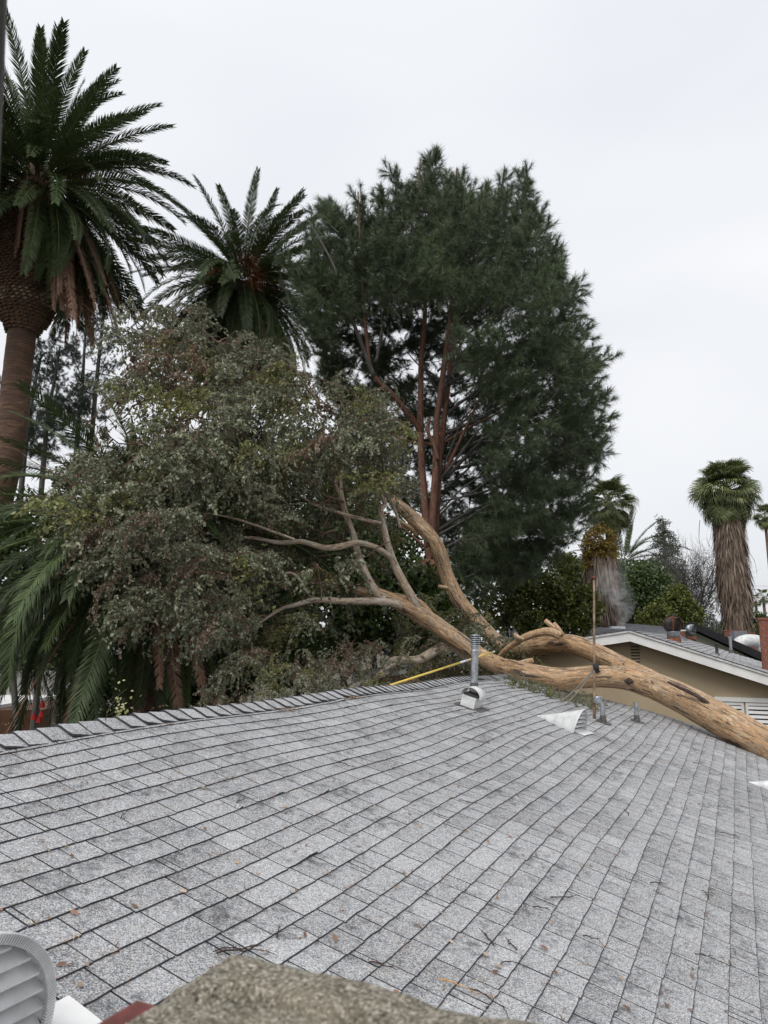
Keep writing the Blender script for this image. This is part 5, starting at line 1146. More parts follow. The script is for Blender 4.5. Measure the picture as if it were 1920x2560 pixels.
    for me, q, M, k, mat in extra:
        if me.name not in cache:
            v = np.empty(len(me.vertices) * 3, np.float32); me.vertices.foreach_get('co', v); v = v.reshape(-1, 3); tt = np.empty(len(v), np.float32); me.attributes['tone'].data.foreach_get('value', tt)
            pm = np.empty(len(me.polygons), np.int32); me.polygons.foreach_get('material_index', pm); vi = np.empty(len(me.loops), np.int32); me.loops.foreach_get('vertex_index', vi); F4 = vi.reshape(-1, 4) if len(vi) == 4 * len(me.polygons) else None
            cache[me.name] = (v, tt, F4, pm)
        v, tt, F4, pm = cache[me.name]; Vw = (v * k) @ np.array(M).T + q; parts.append((Vw, F4[pm == 0], np.clip(tt + rr.gauss(0, .08), 0, 1), order.index(mat))); parts.append((np.zeros((0, 3)), F4[pm == 1] - len(Vw), np.zeros(0), 3))
    V, F_, T, mi = merge(parts); link('foliage', mesh_np('foliage', V, F_, attrs={'tone': T}, mat=[MT[o] for o in order] + [MT['twig_red']], midx=mi), t)['kind'] = 'stuff'
gum()
# ================================================================== BUSHES AND FAR TREES
def cloud(name, label, cat, blobs, n, size, mat, seed, Y, trunk=True, shape='leaf', group=None, parent=None, ymin=None, asp=.6, down=0.):
    """blobs: (px, py, rx_px, ry_px[, dY]); leaves fill ellipsoid shells"""
    r = np.random.default_rng(seed); Ps = []; area = sum(b[2] * b[3] for b in blobs)
    for b in blobs:
        dY = b[4] if len(b) > 4 else 0; c = at(b[0], b[1], Y + dY); sc = (Y + dY) / F; k = int(n * b[2] * b[3] / area); ncl = max(5, k // 34)
        d = unit(r.normal(0, 1, (ncl, 3))); rad = r.uniform(.55, 1.0, (ncl, 1)) ** .6; cc = d * rad * np.array([b[2], min(b[2], b[3]) * .9, b[3]]) * sc
        q = np.repeat(cc, 34, 0); sg = np.array([b[2], b[2], b[3]]).min() * sc * .15; q = q + r.normal(0, 1, q.shape) * np.array([sg, sg, sg]); Ps.append(q + c)
    P = np.concatenate(Ps); n = len(P); D = r.normal(0, 1, (n, 3)); D[:, 2] -= down
    tone = np.clip(r.beta(2, 2.4, n) + np.repeat(r.normal(0, .12, (n + 33) // 34), 34)[:n], 0, 1)
    me = np_mesh('crown', [(*leaf_geo(P, D, r.normal(0, 1, (n, 3)), size * r.uniform(.6, 1.3, n), size * asp, tone, False), 0)], [MT[mat]])
    b0 = blobs[0]; base = at(b0[0], b0[1], Y + (b0[4] if len(b0) > 4 else 0)); base = np.array([base[0], base[1], 0.])
    t = parent or tag(empty(name, tuple(base)), label, cat, group)
    link('crown', me, t)
    if trunk:
        m = MB(); rr = random.Random(seed)
        for b in blobs[:6]:
            c = at(b[0], b[1], Y + (b[4] if len(b) > 4 else 0)); mid = base * .5 + c * .5 + np.array([rr.uniform(-.3, .3), 0, 0]); P, R = spline([base, mid, c], [.12, .08, .03], 5); m.tube(P, R, 7)
        m.build('trunk', MT['grey_bark'], t, True)
    return t
# dark growth behind the fallen crown
cloud('shrub', 'dark overgrown shrub mass behind the fallen crown, low left of the pine', 'shrub', [(960, 1500, 150, 120), (800, 1560, 150, 110, -.5), (1100, 1560, 110, 90), (640, 1500, 150, 130), (500, 1480, 140, 120), (900, 1380, 90, 110), (560, 1250, 160, 130, 2), (740, 1250, 150, 170, 2), (860, 1300, 90, 120, 1), (700, 1420, 150, 120), (950, 1400, 110, 110, 1)], 42000, .19, 'bush_green', 2, 19.5)
cloud('shrub', 'dark shrub at the far left behind the hanging date palm fronds', 'shrub', [(120, 1560, 150, 110), (280, 1620, 120, 100), (20, 1400, 90, 120, 2), (100, 1350, 120, 110, 3), (230, 1250, 100, 100, 4), (330, 1500, 120, 130)], 22000, .17, 'bush_green', 3, 18)
cloud('shrub', 'low dark shrub close behind the ridge below the hanging date palm fronds', 'shrub', [(420, 1720, 110, 60), (560, 1690, 90, 60), (250, 1760, 110, 50), (700, 1660, 90, 50)], 14000, .12, 'bush_green', 33, 15.5, trunk=False)
cloud('shrub', 'yellow-green leafy shrub standing just above the fallen trunk, left of the mast', 'shrub', [(1330, 1500, 80, 75), (1260, 1490, 70, 80, 1), (1400, 1510, 75, 65), (1455, 1520, 45, 55, -1), (1300, 1440, 60, 50), (1410, 1430, 50, 45, 1), (1380, 1560, 110, 30, -1)], 16000, .15, 'bush_yellowgreen', 4, 25)
cloud('shrub', 'large rounded dark green shrub behind the steam', 'shrub', [(1590, 1490, 85, 75), (1520, 1520, 55, 60), (1640, 1530, 60, 50), (1560, 1440, 55, 45), (1620, 1450, 50, 45)], 15000, .17, 'bush_green', 5, 36)
cloud('shrub', 'brighter green shrub right of the steam, behind the rusty turbine vent', 'shrub', [(1690, 1520, 42, 50), (1720, 1545, 40, 35), (1640, 1550, 45, 35, -1), (1700, 1485, 25, 20)], 9000, .15, 'bush_yellowgreen', 6, 34)
cloud('tree', 'low yellowish green tree behind the pine, showing left of the yellow vine', 'tree', [(1435, 1440, 40, 60), (1410, 1500, 50, 50)], 5000, .16, 'bush_yellowgreen', 7, 30)
def bare_shrub():
    base = at(1730, 1600, 42); base[2] = 0; t = tag(empty('bare_shrub', tuple(base)), 'grey leafless shrub between the deodar cedar and the shaggy fan palm', 'shrub'); rr = random.Random(3); m = MB()
    def grow(p, d, r, ln, lv):
        P = [p]; 
        for k in range(3): d = d + Vector((rr.gauss(0, .2), rr.gauss(0, .2), rr.gauss(.05, .15))); d.normalize(); P.append(P[-1] + d * ln / 3)
        m.tube(P, [r, r * .85, r * .7, r * .5], 4, cap=False)
        if lv > 0:
            for k in range(4): grow(P[rr.randint(1, 3)], (d + Vector((rr.gauss(0, .6), rr.gauss(0, .6), rr.gauss(.1, .5)))).normalized(), r * .55, ln * .68, lv - 1)
    for (x, y) in ((1690, 1600), (1720, 1600), (1750, 1600), (1770, 1610), (1660, 1580), (1705, 1600)):
        for k in range(2): grow(Vector(at(x, y, 42)), Vector((rr.gauss(0, .3), 0, 1)).normalized(), .05, 2.6, 4)
    m.build('branches', MT['grey_bark'], t)
    cloud('', '', '', [(1745, 1520, 40, 70), (1700, 1450, 50, 50), (1770, 1580, 40, 30)], 3000, .10, 'cedar_leaf', 12, 42, trunk=False, parent=t)
bare_shrub()
def deodar():
    Y = 50.; tip = at(1655, 1288, Y); base = np.array([tip[0], tip[1], 0]); t = tag(empty('cedar_tree', tuple(base)), 'pale grey-green deodar cedar with drooping tiers, its pointed tip above the shrubs', 'cedar tree'); r = np.random.default_rng(4)
    m = MB(); m.tube([base, base * .3 + tip * .7, tip], [.35, .16, .02], 8); m.build('trunk', MT['grey_bark'], t, True)
    H = tip[2]; Ps = []; Ds = []; bm_ = MB()
    for k in range(120):
        s = (k / 120) ** .8; z = H - .3 - s * 8.5; ln = .35 + s * 4.2 * r.uniform(.6, 1.1); a = r.uniform(0, 2 * PI); P0 = np.array([base[0], base[1], z]); q = np.linspace(0, 1, 7)[:, None]; L_ = P0 + np.array([math.cos(a), math.sin(a), 0]) * ln * q + np.array([0, 0, 1]) * ln * (.28 * q - .55 * q ** 2); bm_.tube(L_, [.035 * (1.1 - x) for x in q[:, 0]], 4, cap=False)
        n = int(60 + 60 * s); u = r.uniform(.1, 1, n); p = np.stack([np.interp(u, q[:, 0], L_[:, j]) for j in range(3)], 1) + r.normal(0, .10, (n, 3)); Ps.append(p); d = r.normal(0, .6, (n, 3)); d[:, 2] -= .6; Ds.append(d)
    bm_.build('branches', MT['grey_bark'], t); P = np.concatenate(Ps); D = np.concatenate(Ds); n = len(P)
    link('needles', np_mesh('needles', [(*leaf_geo(P, D, r.normal(0, 1, (n, 3)), .26 * r.uniform(.6, 1.3, n), .07, r.random(n), False), 0)], [MT['cedar_leaf']]), t)
deodar()
# ---- fan palms
def fan_leaf(seed, R=1.0, n=34, droop=.5):
    r = np.random.default_rng(seed); parts = []; pet = np.stack([np.linspace(0, 1.1, 5), np.zeros(5), np.array([0, .02, .03, .0, -.03])], 1); parts.append((*tube_np(pet, .022, 4, .9), 0)); c = pet[-1]; V = []; Fq = []; F3 = []
    for k in range(n):
        a = math.radians(-125 + 250 * k / (n - 1)); l = R * (.8 + .2 * math.cos(a)) * r.uniform(.9, 1.05); d = np.array([math.cos(a), math.sin(a), .18 * abs(math.sin(a))]); s = np.array([-math.sin(a), math.cos(a), 0]); w = R * math.radians(250) / n * .5
        p1 = c + d * l * .55; p2 = c + d * l * .82 + np.array([0, 0, -l * droop * .25 * r.uniform(.6, 1.5)]); p3 = c + d * l * .95 + np.array([0, 0, -l * droop * r.uniform(.5, 1.3)])
        zz = np.array([0, 0, .012 * (1 if k % 2 else -1)]); o = len(V); V += [c - s * .01, c + s * .01, p1 + s * w * .55 + zz, p1 - s * w * .55 - zz, p2 + s * w * .3, p2 - s * w * .3, p3]; Fq += [(o, o + 1, o + 2, o + 3), (o + 3, o + 2, o + 4, o + 5)]; F3.append((o + 5, o + 4, o + 6))
    V = np.array(V); ca, sa = math.cos(.28), math.sin(.28); Q = V - c; V = c + np.stack([Q[:, 0] * ca + Q[:, 2] * sa, Q[:, 1], -Q[:, 0] * sa + Q[:, 2] * ca], 1); T = np.repeat(np.clip(r.beta(2, 2, n), 0, 1), 7); parts.append((V, np.array(Fq), T, 0)); parts.append((V, np.array(F3), T, 0)); return parts
FAN = [np_mesh('fan_leaf', fan_leaf(40 + i, droop=.35 + .25 * i), [MT['fan_leaf']]) for i in range(3)]
def skirt(t, ctr, zs, rs, n, seed, L=1.2, mat='straw'):
    r = np.random.default_rng(seed); z = r.uniform(min(zs), max(zs), n); a = r.uniform(0, 2 * PI, n); oi = np.argsort(zs); rad = np.interp(z, np.array(zs)[oi], np.array(rs)[oi]) * r.uniform(.55, 1.05, n)
    cx = np.interp(z, [0, max(zs)], [ctr[0], ctr[0]]); P = np.stack([cx + rad * np.cos(a), ctr[1] + rad * np.sin(a), z], 1); D = np.stack([np.cos(a) * .12 + r.normal(0, .10, n), np.sin(a) * .12 + r.normal(0, .10, n), -np.ones(n)], 1)
    V, F_, T = leaf_geo(P, D, np.stack([np.cos(a), np.sin(a), r.normal(0, .5, n)], 1), L * r.uniform(.4, 1.1, n), L * .055 * r.uniform(.5, 1.8, n), np.clip(r.beta(2, 2, n) + np.repeat(r.normal(0, .2, n // 20 + 1), 20)[:n], 0, 1), False)
    o = link('dead_leaf_skirt', np_mesh('dead_leaf_skirt', [(V, F_, T, 0)], [MT[mat]]), t); o['kind'] = 'stuff'
def fan_palm(label, cx, cy, by, Y, R, seed, nl, skirt_spec=None, tr=.25, group=None, green=True):
    o = at(cx, cy, Y); base = np.array([o[0], o[1], 0]); t = tag(empty('fan_palm', tuple(base)), label, 'fan palm', group); rr = random.Random(seed); ga = PI * (3 - 5 ** .5)
    m = MB(); m.tube([base, (base + o) / 2, o], [tr * 1.2, tr, tr * .9], 10, rough=.04); m.build('trunk', MT['palm_trunk'], t, True)
    for i in range(nl):
        s = (i + .5) / nl; el = 80 - 140 * s + rr.gauss(0, 7); az = i * ga; k = R / 2.1 * rr.uniform(.85, 1.1); instance(FAN[0 if s < .3 else 1 if s < .6 else 2], 'fan_leaf', t, o + np.array([0, 0, .12 * R * (1 - 2 * s)]), orient(az, math.radians(el), rr.gauss(0, .4)), k)
    if skirt_spec:
        zs = [at(cx, y, Y)[2] for y, w in skirt_spec]; ws = [w * .5 * Y / F for y, w in skirt_spec]; skirt(t, o, zs, ws, 9000 if Y < 45 else 3000, seed, L=1.3)
        m = MB(); P = [np.array([o[0], o[1], z]) for z in zs]; m.tube(P, [w * .72 for w in ws], 14, rough=.1); m.build('skirt_core', MT['palm_dead'], t)
    return t
fp = fan_palm('shaggy fan palm with a thick skirt of dead leaves, alone right of the cedar', 1815, 1232, 1600, 40, 2.05, 6, 96, [(1268, 70), (1330, 64), (1400, 70), (1440, 74), (1500, 64), (1545, 54), (1575, 34), (1590, 14)])
def hang_strings():
    r = np.random.default_rng(8); 
    for (x0, y0, x1, y1) in ((1848, 1370, 1885, 1400), (1846, 1480, 1880, 1500), (1750, 1300, 1748, 1350)):
        a, b_ = at(x0, y0, 40), at(x1, y1, 39.6); m = MB(); P, R = spline([a, (a + b_) / 2 + np.array([0, 0, .2]), b_, b_ - np.array([-.1, 0, .8])], [.02, .02, .015, .008], 4); m.tube(P, R, 4); m.build('dead_stalk', MT['straw_base'], fp)
hang_strings()
fan_palm('fan palm half hidden behind the right side of the pine', 1522, 1262, 1600, 30, 1.35, 16, 60, None, .22)
fan_palm('slim tall fan palm at the right edge with a thin bare trunk', 1912, 1292, 1600, 75, 1.5, 26, 36, None, .16)
for i, (x, y, Y, w_) in enumerate(((1850, 1502, 190, 'leftmost of the four, nearest the shaggy palm'), (1863, 1503, 200, 'second from the left'), (1889, 1502, 170, 'third from the left'), (1908, 1492, 150, 'rightmost and tallest of the four'))): fan_palm('tiny far fan palm on the skyline, ' + w_, x, y, 1560, Y, 1.9, 30 + i, 16, None, .3, 'far fan palms on the skyline')
# vine smothering a dead palm
def vine_palm():
    Y = 29; o = at(1497, 1370, Y); base = np.array([o[0], o[1], 0]); t = tag(empty('fan_palm', tuple(base)), 'dead-skirted palm smothered in golden yellow vine, below the half hidden fan palm', 'fan palm')
    m = MB(); m.tube([base, o], [.25, .22], 8); m.build('trunk', MT['palm_trunk'], t); zs = [at(1497, y, Y)[2] for y in (1380, 1420, 1460, 1500)]; skirt(t, o, zs, [.62, .62, .55, .35], 3500, 5, 1.1)
    m = MB(); m.tube([np.array([o[0], o[1], z]) for z in zs], [.45, .48, .42, .2], 10, rough=.1); m.build('skirt_core', MT['palm_dead'], t)
    cloud('', '', '', [(1500, 1345, 42, 30), (1490, 1372, 45, 26), (1515, 1380, 30, 30), (1535, 1420, 12, 18), (1475, 1400, 20, 26)], 5500, .10, 'bush_gold', 9, Y - .3, trunk=False, parent=t)
vine_palm()
def small_canary(px, py, Y, L, label, n=38):
    o = at(px, py, Y); t = tag(empty('canary_palm', (o[0], o[1], 0)), label, 'palm tree'); m = MB(); m.tube([np.array([o[0], o[1], 0]), o], [.4, .4], 10); m.build('trunk', MT['palm_trunk'], t); canary_crown(t, o, L, n, int(px), el0=80, el1=-40, r0=.4)
small_canary(1560, 1410, 44, 3.4, 'small date palm far behind the golden vine palm, arching fronds against the sky')
def far_line():
    # the tree line on the horizon, no one tree of it readable
    r = np.random.default_rng(5); bl = []
    for i in range(26): x = -200 + i * 90 + r.uniform(-20, 20); bl.append((x, 1590, 70, r.uniform(25, 48), r.uniform(-20, 20)))
    t = cloud('tree_line', 'distant dark green tree line along the horizon', 'trees', bl, 16000, .9, 'bush_green', 21, 130, trunk=False); t['kind'] = 'stuff'
    for ch in t.children: ch['kind'] = 'stuff'
far_line()
cloud('tree', 'dark green tree in the distance under the tiny palms at the right edge', 'tree', [(1880, 1560, 45, 30), (1840, 1590, 50, 35, -2), (1905, 1600, 40, 40, -4), (1770, 1600, 40, 30, -2)], 9000, .26, 'bush_green', 22, 60)
cloud('tree', 'yellower tree left of the tall brick chimney with the utility pole beside it', 'tree', [(1835, 1615, 35, 25), (1875, 1620, 40, 25), (1800, 1625, 30, 20)], 5000, .2, 'bush_yellowgreen', 23, 48)
def pole_wires():
    o = at(1863, 1550, 45); t = tag(empty('utility_pole', (o[0], o[1], 0)), 'thin wooden utility pole beside the brick chimneys on the right', 'utility pole'); m = MB(); m.tube([(o[0], o[1], 0), tuple(o)], [.10, .08], 8); m.build('pole', MT['pole_brown'], t); m = MB(); m.box((o[0] - .55, o[1] - .05, o[2] - .4), (o[0] + .55, o[1] + .05, o[2] - .28)); m.build('cross_arm', MT['pole_brown'], t)
    for z, x in ((1465, 1845), (1474, 1845)):
        a, b_ = at(1700, z - 10, 60), at(2050, z + 4, 58); m = MB(); m.tube([a, (a + b_) / 2 - np.array([0, 0, .08]), b_], .012, 4); tag(m.build('power_line', MT['inside_dark']), 'thin overhead wire crossing the sky right of the shaggy palm', 'wire', 'overhead wires on the right')
pole_wires()
# ---- left background seen between the fronds
def left_bits():
    a = at(-60, 1760, 24); t = tag(empty('shed', (a[0], a[1], 0)), 'brown shed with a pale roof edge behind the palm fronds at the far left', 'shed')
    x0, x1, y0 = at(-200, 1700, 22)[0], at(110, 1700, 22)[0], 22; zt = at(0, 1775, 22)[2]
    m = MB(); m.box((x0, y0, 0), (x1, y0 + 4, zt)); m.build('wall', MT['brown_board'], t); m = MB(); m.box((x0 - .3, y0 - .4, zt + .01), (x1 - 1.4, y0 + 4.3, zt + .12)); m.build('roof', MT['white_paint'], t)
    a = at(120, 1640, 34); t = tag(empty('far_house', (a[0], a[1], 0)), 'white house wall glimpsed through the date palm fronds low on the left', 'house'); m = MB(); m.box((a[0] - 6, 34, 0), (a[0] + 3.5, 40, a[2])); m.build('wall', MT['concrete'], t)
    V = [(a[0] - 6.6, 33.3, a[2]), (a[0] + 4.1, 33.3, a[2]), (a[0] + 3, 37, a[2] + 1.2), (a[0] - 5.5, 37, a[2] + 1.2), (a[0] - 6.6, 40.7, a[2]), (a[0] + 4.1, 40.7, a[2])]; m = MB(); m.add([v for v in V], [(0, 1, 2, 3), (3, 2, 5, 4), (0, 3, 4), (1, 5, 2)]); m.build('roof', MT['roof_far'], t)
    for i, (x, y) in enumerate(((106, 1762), (104, 1786), (98, 1800), (84, 1793))):
        o = at(x, y, 12.4); m = MB(); m.lathe([(.002, -.05), (.05, -.04), (.035, .03), (.015, .06)], o=tuple(o), seg=7); tag(m.build('red_bloom', MT['red_cloth']), 'small bright red flower low among the left palm fronds, ' + ['topmost of four', 'second from the top', 'lowest of four', 'leftmost of four'][i], 'flower', 'red flowers at the lower left')
    # sprig of yellow round leaves by the ridge
    b = at(255, 1836, 5.0); t = tag(empty('seedling', tuple(b)), 'sprig with round pale yellow leaves poking up behind the ridge at the left', 'plant'); m = MB(); m.tube([b, at(270, 1775, 5.0), at(300, 1735, 5.0), at(318, 1722, 5.0)], [.004, .003, .003, .002], 5); m.tube([at(268, 1790, 5.0), at(300, 1770, 5.0), at(312, 1745, 5.0)], .0025, 5); m.build('stem', MT['dry_twig'], t, True)
    r = np.random.default_rng(3); k = 34; P = np.stack([at(x, y, 5.0 + r.uniform(-.1, .1)) for x, y in zip(r.normal(303, 14, k), r.normal(1765, 22, k))]); link('leaves', np_mesh('leaves', [(*leaf_geo(P, r.normal(0, 1, (k, 3)), r.normal(0, 1, (k, 3)) + np.array([0, -1, .5]), .024, .02, r.random(k)), 0)], [MT['gum_sprig']]), t)
    # blue and white things glimpsed under the crown
    o = at(980, 1592, 20); m = MB(); m.lathe([(.22, -.5), (.26, .0), (.25, .25), (.08, .35)], o=tuple(o), seg=14); tag(m.build('barrel', MT['plastic_blue']), 'blue container in the yard glimpsed under the fallen crown', 'barrel')
mat_leaf('gum_sprig', [(0, (.30, .30, .10)), (1, (.55, .55, .28))], objvar=.1); left_bits()
def yard():
    a, b_ = at(700, 1600, 27), at(1300, 1600, 27); z = 2.9; m = MB(); t = tag(empty('fence', (a[0], a[1], 0)), 'pale fence at the back of the yard glimpsed under the fallen crown', 'fence')
    n = 40
    for i in range(n): p = a + (b_ - a) * i / n; q = a + (b_ - a) * (i + .93) / n; m = MB(); m.box((p[0], p[1], 0), (q[0], p[1] + .03, z + random.uniform(-.02, .02))); m.build('board', MT['concrete'], t)
yard()
def steam():
    a, b_ = at(1546, 1572, 24.5), at(1546, 1395, 24.5); m = MB(); m.box((a[0] - 1.0, a[1] - .7, a[2]), (a[0] + 1.0, a[1] + .7, b_[2]))
    mat = bpy.data.materials.new('steam'); mat.use_nodes = True; nt = mat.node_tree; nt.nodes.clear(); out = nt.nodes.new('ShaderNodeOutputMaterial'); pv = nt.nodes.new('ShaderNodeVolumePrincipled'); p = pos(nt); L = nt.links
    def mt(op, x, y=None, z=None):
        n = nd(nt, 'Math', operation=op)
        for k, v in enumerate((x, y, z)):
            if v is None: continue
            if isinstance(v, (int, float)): n.inputs[k].default_value = v
            else: L.new(v, n.inputs[k])
        return n.outputs[0]
    sx = nd(nt, 'SeparateXYZ'); L.new(p, sx.inputs[0]); h = mt('SUBTRACT', sx.outputs[2], float(a[2])); H = float(b_[2] - a[2])
    sw = mt('MULTIPLY', mt('SINE', mt('MULTIPLY', h, 2.8)), .22); dx = mt('SUBTRACT', mt('SUBTRACT', sx.outputs[0], float(a[0])), sw); dy = mt('SUBTRACT', sx.outputs[1], float(a[1]))
    w = mt('MULTIPLY_ADD', mt('MINIMUM', h, 1.2), .46, .12); r2 = mt('DIVIDE', mt('ADD', mt('MULTIPLY', dx, dx), mt('MULTIPLY', dy, dy)), mt('MULTIPLY', w, w))
    fall = mt('MAXIMUM', mt('SUBTRACT', 1.0, r2), 0.0); up = mt('MAXIMUM', mt('SUBTRACT', 1.0, mt('DIVIDE', h, H)), 0.0)
    n1 = noise(nt, 2.6, p, 6, .62, 1.0); d = mt('MULTIPLY', mt('MULTIPLY', ramp(nt, n1.outputs[0], [(.43, (0, 0, 0)), (.62, (1, 1, 1))]), fall), mt('MULTIPLY', up, 2.4))
    pv.inputs['Color'].default_value = (1, 1, 1, 1); S.cycles.volume_bounces = 6; L.new(d, pv.inputs['Density']); L.new(pv.outputs[0], out.inputs['Volume'])
    tag(m.build('steam', mat), 'thin white steam rising from the far roof vent', 'steam', kind='stuff')
steam()
# ================================================================== THINGS ON OUR ROOF
def pole_saw():
    a = rp(5.35, 4.0); P0 = at(1010, 1702, 11.2); P1 = at(1236, 1629, 13.6); t = tag(empty('pole_saw', tuple(P0)), 'long yellow pole lying slanted behind the ridge, passing behind the flue pipe', 'pole'); d = P1 - P0
    m = MB(); m.tube([P0 - d * .12, P0 + d * .58], .017, 10); m.build('shaft', MT['yellow_plastic'], t, True); m = MB(); m.tube([P0 + d * .66, P0 + d * .985], .015, 10); m.build('shaft', MT['yellow_plastic'], t, True); m = MB(); m.tube([P0 + d * .57, P0 + d * .67], .019, 10); m.build('ferrule', MT['white_metal'], t, True); m = MB(); m.tube([P0 + d * .98, P1], .017, 10); m.build('ferrule', MT['white_metal'], t, True)
pole_saw()
LM = [(60, 2450, 'nearest half-round vent'), (700, 2470, 'rough chimney top'), (1183, 1740, 'galvanised flue pipe'), (1400, 1810, 'cone-shaped vent'), (1593, 1790, 'lone short vent pipe'), (1895, 1965, 'vent tip at the right edge'), (1850, 2500, 'bottom right corner of the roof'), (300, 1830, 'left end of the ridge'), (700, 1760, 'middle of the ridge'), (60, 2130, 'left edge of the photo'), (1230, 2300, 'middle of the lower roof')]
USED = set()
def where(x, y, what):
    for _, lx, ly, nm in sorted((math.hypot(x - a, y - b), a, b, n) for a, b, n in LM)[:4]:
        dx, dy = x - lx, y - ly; d = 'just ' if math.hypot(dx, dy) < 130 else 'well ' if math.hypot(dx, dy) > 330 else ''
        rel = ('below' if dy > 0 else 'above') if abs(dy) > abs(dx) else ('right of' if dx > 0 else 'left of'); s_ = '%s on the shingles %s%s the %s' % (what, d, rel, nm)
        if s_ not in USED: break
    USED.add(s_); return s_
def litter():
    rr = random.Random(31)
    def twig(x, y, L, ang, cur, r, name='twig', mat='dry_twig', label='thin dark dry twig lying on the grey shingles', grp='dry twigs scattered on the roof', fork=True):
        c, v = hit(x, y); v = min(v, RV - .1); P = []; a = ang; p = np.array([c, v])
        for k in range(7): P.append(rp(p[0], p[1], .016 + .006 * abs(math.sin(k)))); p = p + np.array([math.cos(a), math.sin(a)]) * L / 6; a += cur / 6 + rr.gauss(0, .18)
        m = MB(); m.tube(P, [r * (1 - .1 * k) for k in range(7)], 6, rough=.2)
        if fork:
            for k in (2, 4): q = P[k]; m.tube([q, q + (P[k + 1] - P[k]) * .7 + uv * rr.uniform(-.04, .04) + nv * .01], [r * .6, r * .3], 5)
        tag(m.build(name, MT[mat]), where(x, y, ('long' if L > .19 else 'short' if L < .13 else 'thin') + (' straight' if abs(cur) < .4 else ' bent') + ' dark twig') if grp else label, 'twig', grp)
    for x, y, L, a in ((530, 2385, .26, -.25), (690, 2347, .11, .5), (1232, 2370, .10, .9), (1290, 2382, .10, 1.2), (1250, 2420, .10, -.2), (1145, 2010, .14, -1.2), (1375, 2250, .24, -.9), (1300, 1800, .12, .4), (1155, 1847, .30, -1.2), (1285, 1850, .28, -1.3), (1335, 1838, .2, -.8), (590, 2010, .1, .2), (1625, 2215, .14, -.7), (1570, 2040, .16, .2), (1735, 2385, .12, -1.2), (1770, 2250, .1, .3), (1455, 2345, .09, -1.2), (1170, 2485, .22, -1.3), (1330, 2275, .1, -.6), (1560, 1905, .2, -1.1), (1615, 1860, .2, -1.3), (1700, 1950, .16, -1), (845, 1912, .16, -1), (300, 2050, .12, .6), (1480, 1768, .3, -.9), (1520, 2000, .08, 0), (1730, 1908, .3, -1.2), (1850, 2020, .2, -1.4), (1800, 2080, .16, -1.1), (920, 2410, .12, -1.2)):
        twig(x, y, L, a, rr.uniform(-1.2, 1.2), rr.uniform(.0022, .0042))
    twig(540, 2388, .2, -.4, .3, .004); twig(1095, 2458, .17, -1.3, .1, .003, mat='yellow_litter', label='orange dried strip lying along a shingle joint near the bottom', grp=None, fork=False)
    pts = [(250, 1998), (90, 2105), (180, 2150), (345, 2275), (5, 2290), (840, 2355), (890, 2110), (1006, 2175), (1108, 2195), (1240, 2250), (1015, 2183), (1227, 2440), (1480, 1990), (1270, 2100), (1575, 2280), (1660, 2510), (1825, 2400), (1655, 2490), (1290, 1990), (1100, 2060), (705, 2020), (755, 2100), (620, 1935), (400, 1950), (1810, 2530), (1560, 2450), (1700, 2130), (1640, 2060), (1745, 2010), (1500, 2090), (1400, 2070), (190, 2470), (640, 2180), (1340, 2150), (1910, 2080)]
    leaf0 = np_mesh('fallen_leaf', [(*leaf_geo(np.array([[0, 0, 0.]]), np.array([[1., 0, .12]]), np.array([[0, .1, 1.]]), .05, .024, np.array([.4])), 0)], [MT['dry_leaf']])
    leaf1 = np_mesh('fallen_leaf', [(*leaf_geo(np.array([[0, 0, 0.]]), np.array([[1., 0, .05]]), np.array([[.3, .1, 1.]]), .045, .03, np.array([.95])), 0)], [MT['dry_leaf']])
    base = Matrix((tuple(cv), tuple(uv), tuple(nv))).transposed()
    for i in range(95):
        if i < len(pts): x, y = pts[i]
        else: x, y = rr.uniform(20, 1900), rr.uniform(1880, 2540)
        c, v = hit(x, y)
        if v > RV - .1 or c > 13.9: continue
        o = bpy.data.objects.new('fallen_leaf', leaf0 if rr.random() < .65 else leaf1); C.objects.link(o); o.location = tuple(rp(c, v, .013)); M = base @ Matrix.Rotation(rr.uniform(0, 6.28), 3, 'Z') @ Matrix.Rotation(rr.gauss(0, .3), 3, 'X'); o.rotation_euler = M.to_euler(); k = rr.uniform(.45, .95); o.scale = (k, k, k); tag(o, where(x, y, ('small ' if k < .6 else 'large ' if k > .8 else '') + 'dry leaf'), 'leaf', 'dry leaves fallen on the roof')
    # fine needles and crumbs, denser towards the far right
    r = np.random.default_rng(9); P = []; D = []; Ln = []
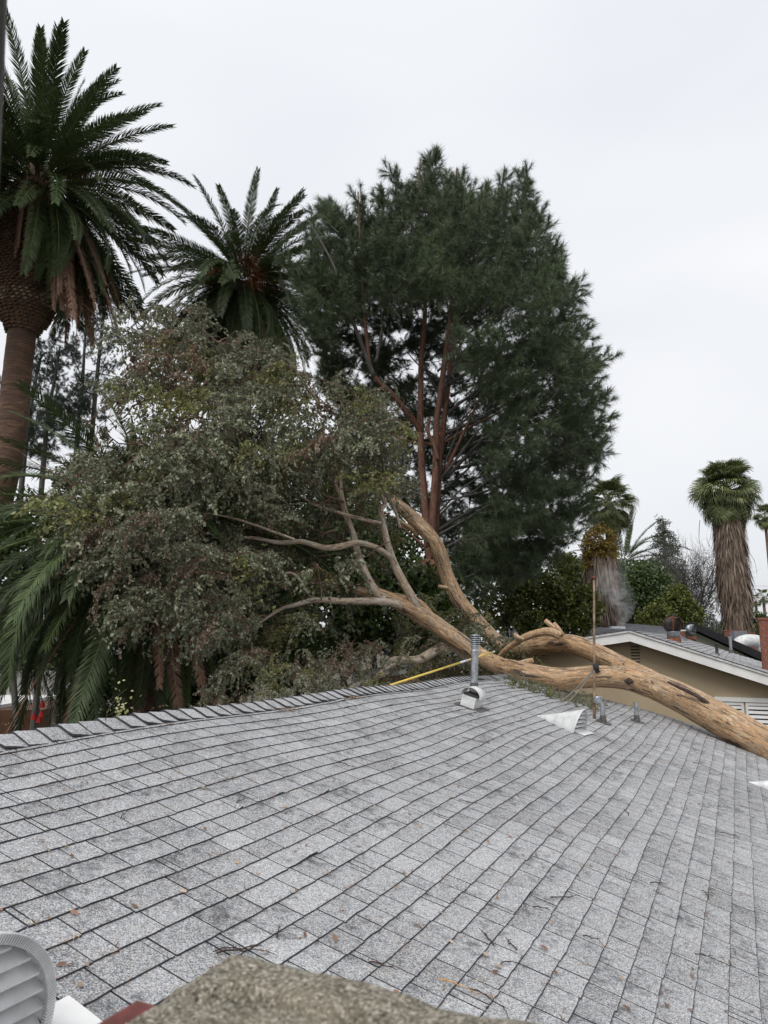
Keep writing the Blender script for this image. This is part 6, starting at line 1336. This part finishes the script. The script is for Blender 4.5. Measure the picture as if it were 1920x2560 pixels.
    while len(P) < 9500:
        c = r.uniform(.6, 14.0); v = r.uniform(-2.2, 3.8); w = .22 + .9 * max(0, 1 - abs(v - .6) / 2.2) * max(0, (c - 6) / 7) 
        if r.random() > w: continue
        # needles gather in little drifts at butts
        if r.random() < .6: v = RVL + EXP * round((v - RVL) / EXP) - .006
        k = 1 if r.random() < .7 else 6
        for _ in range(k):
            cc, vv = c + r.normal(0, .03), v + r.normal(0, .008); P.append(rp(cc, vv, .0135)); a = r.normal(0, .5) if r.random() < .5 else r.uniform(0, 3.14); D.append(cv * math.cos(a) + uv * math.sin(a) + nv * .04); Ln.append(r.uniform(.008, .05))
    P = np.array(P); n = len(P); Ln = np.array(Ln); me = np_mesh('needle_litter', [(*leaf_geo(P, np.array(D), np.tile(nv, (n, 1)), Ln, np.minimum(.0045, Ln * .3), r.random(n), False), 0)], [MT['litter']]); tag(link('needle_litter', me), 'fine brown needles and crumbs strewn over the grey shingles', 'litter', kind='stuff')
    # sawdust piles by the ridge
    P = []; 
    for (x, y, s) in ((705, 1768, .10), (880, 1748, .07), (1500, 1758, .22), (1470, 1745, .2)):
        c, v = hit(x, y)
        for _ in range(150): P.append(rp(c + r.normal(0, s), min(v, RV - .15) + r.normal(0, s * .35), .014))
    P = np.array(P); n = len(P); me = np_mesh('sawdust', [(*leaf_geo(P, r.normal(0, 1, (n, 3)) * (1, 1, .2), np.tile(nv, (n, 1)), .022, .014, r.random(n), False), 0)], [MT['dry_leaf']]); tag(link('sawdust', me), 'orange brown sawdust patches near the ridge and the roof edge', 'sawdust', kind='stuff')
mat_leaf('litter', [(0, (.06, .03, .02)), (.5, (.20, .10, .05)), (.85, (.36, .22, .12)), (1, (.6, .55, .42))], rough=.8, trans=0, objvar=0)
simple('yellow_litter', (.55, .28, .06), .7, 0, .3, 40); litter()
def near_post():
    a = CAM + (ray(-13, -60)) / np.linalg.norm(ray(-13, -60)) * .9; b_ = CAM + ray(-26, 320) / np.linalg.norm(ray(-26, 320)) * .9
    m = MB(); m.tube([a + (a - b_) * .3, a, b_, b_ + (b_ - a) * 3.5], .011, 12); tag(m.build('post', MT['grey_bark']), 'blurred dark post close to the camera at the top left corner', 'post')
near_post()
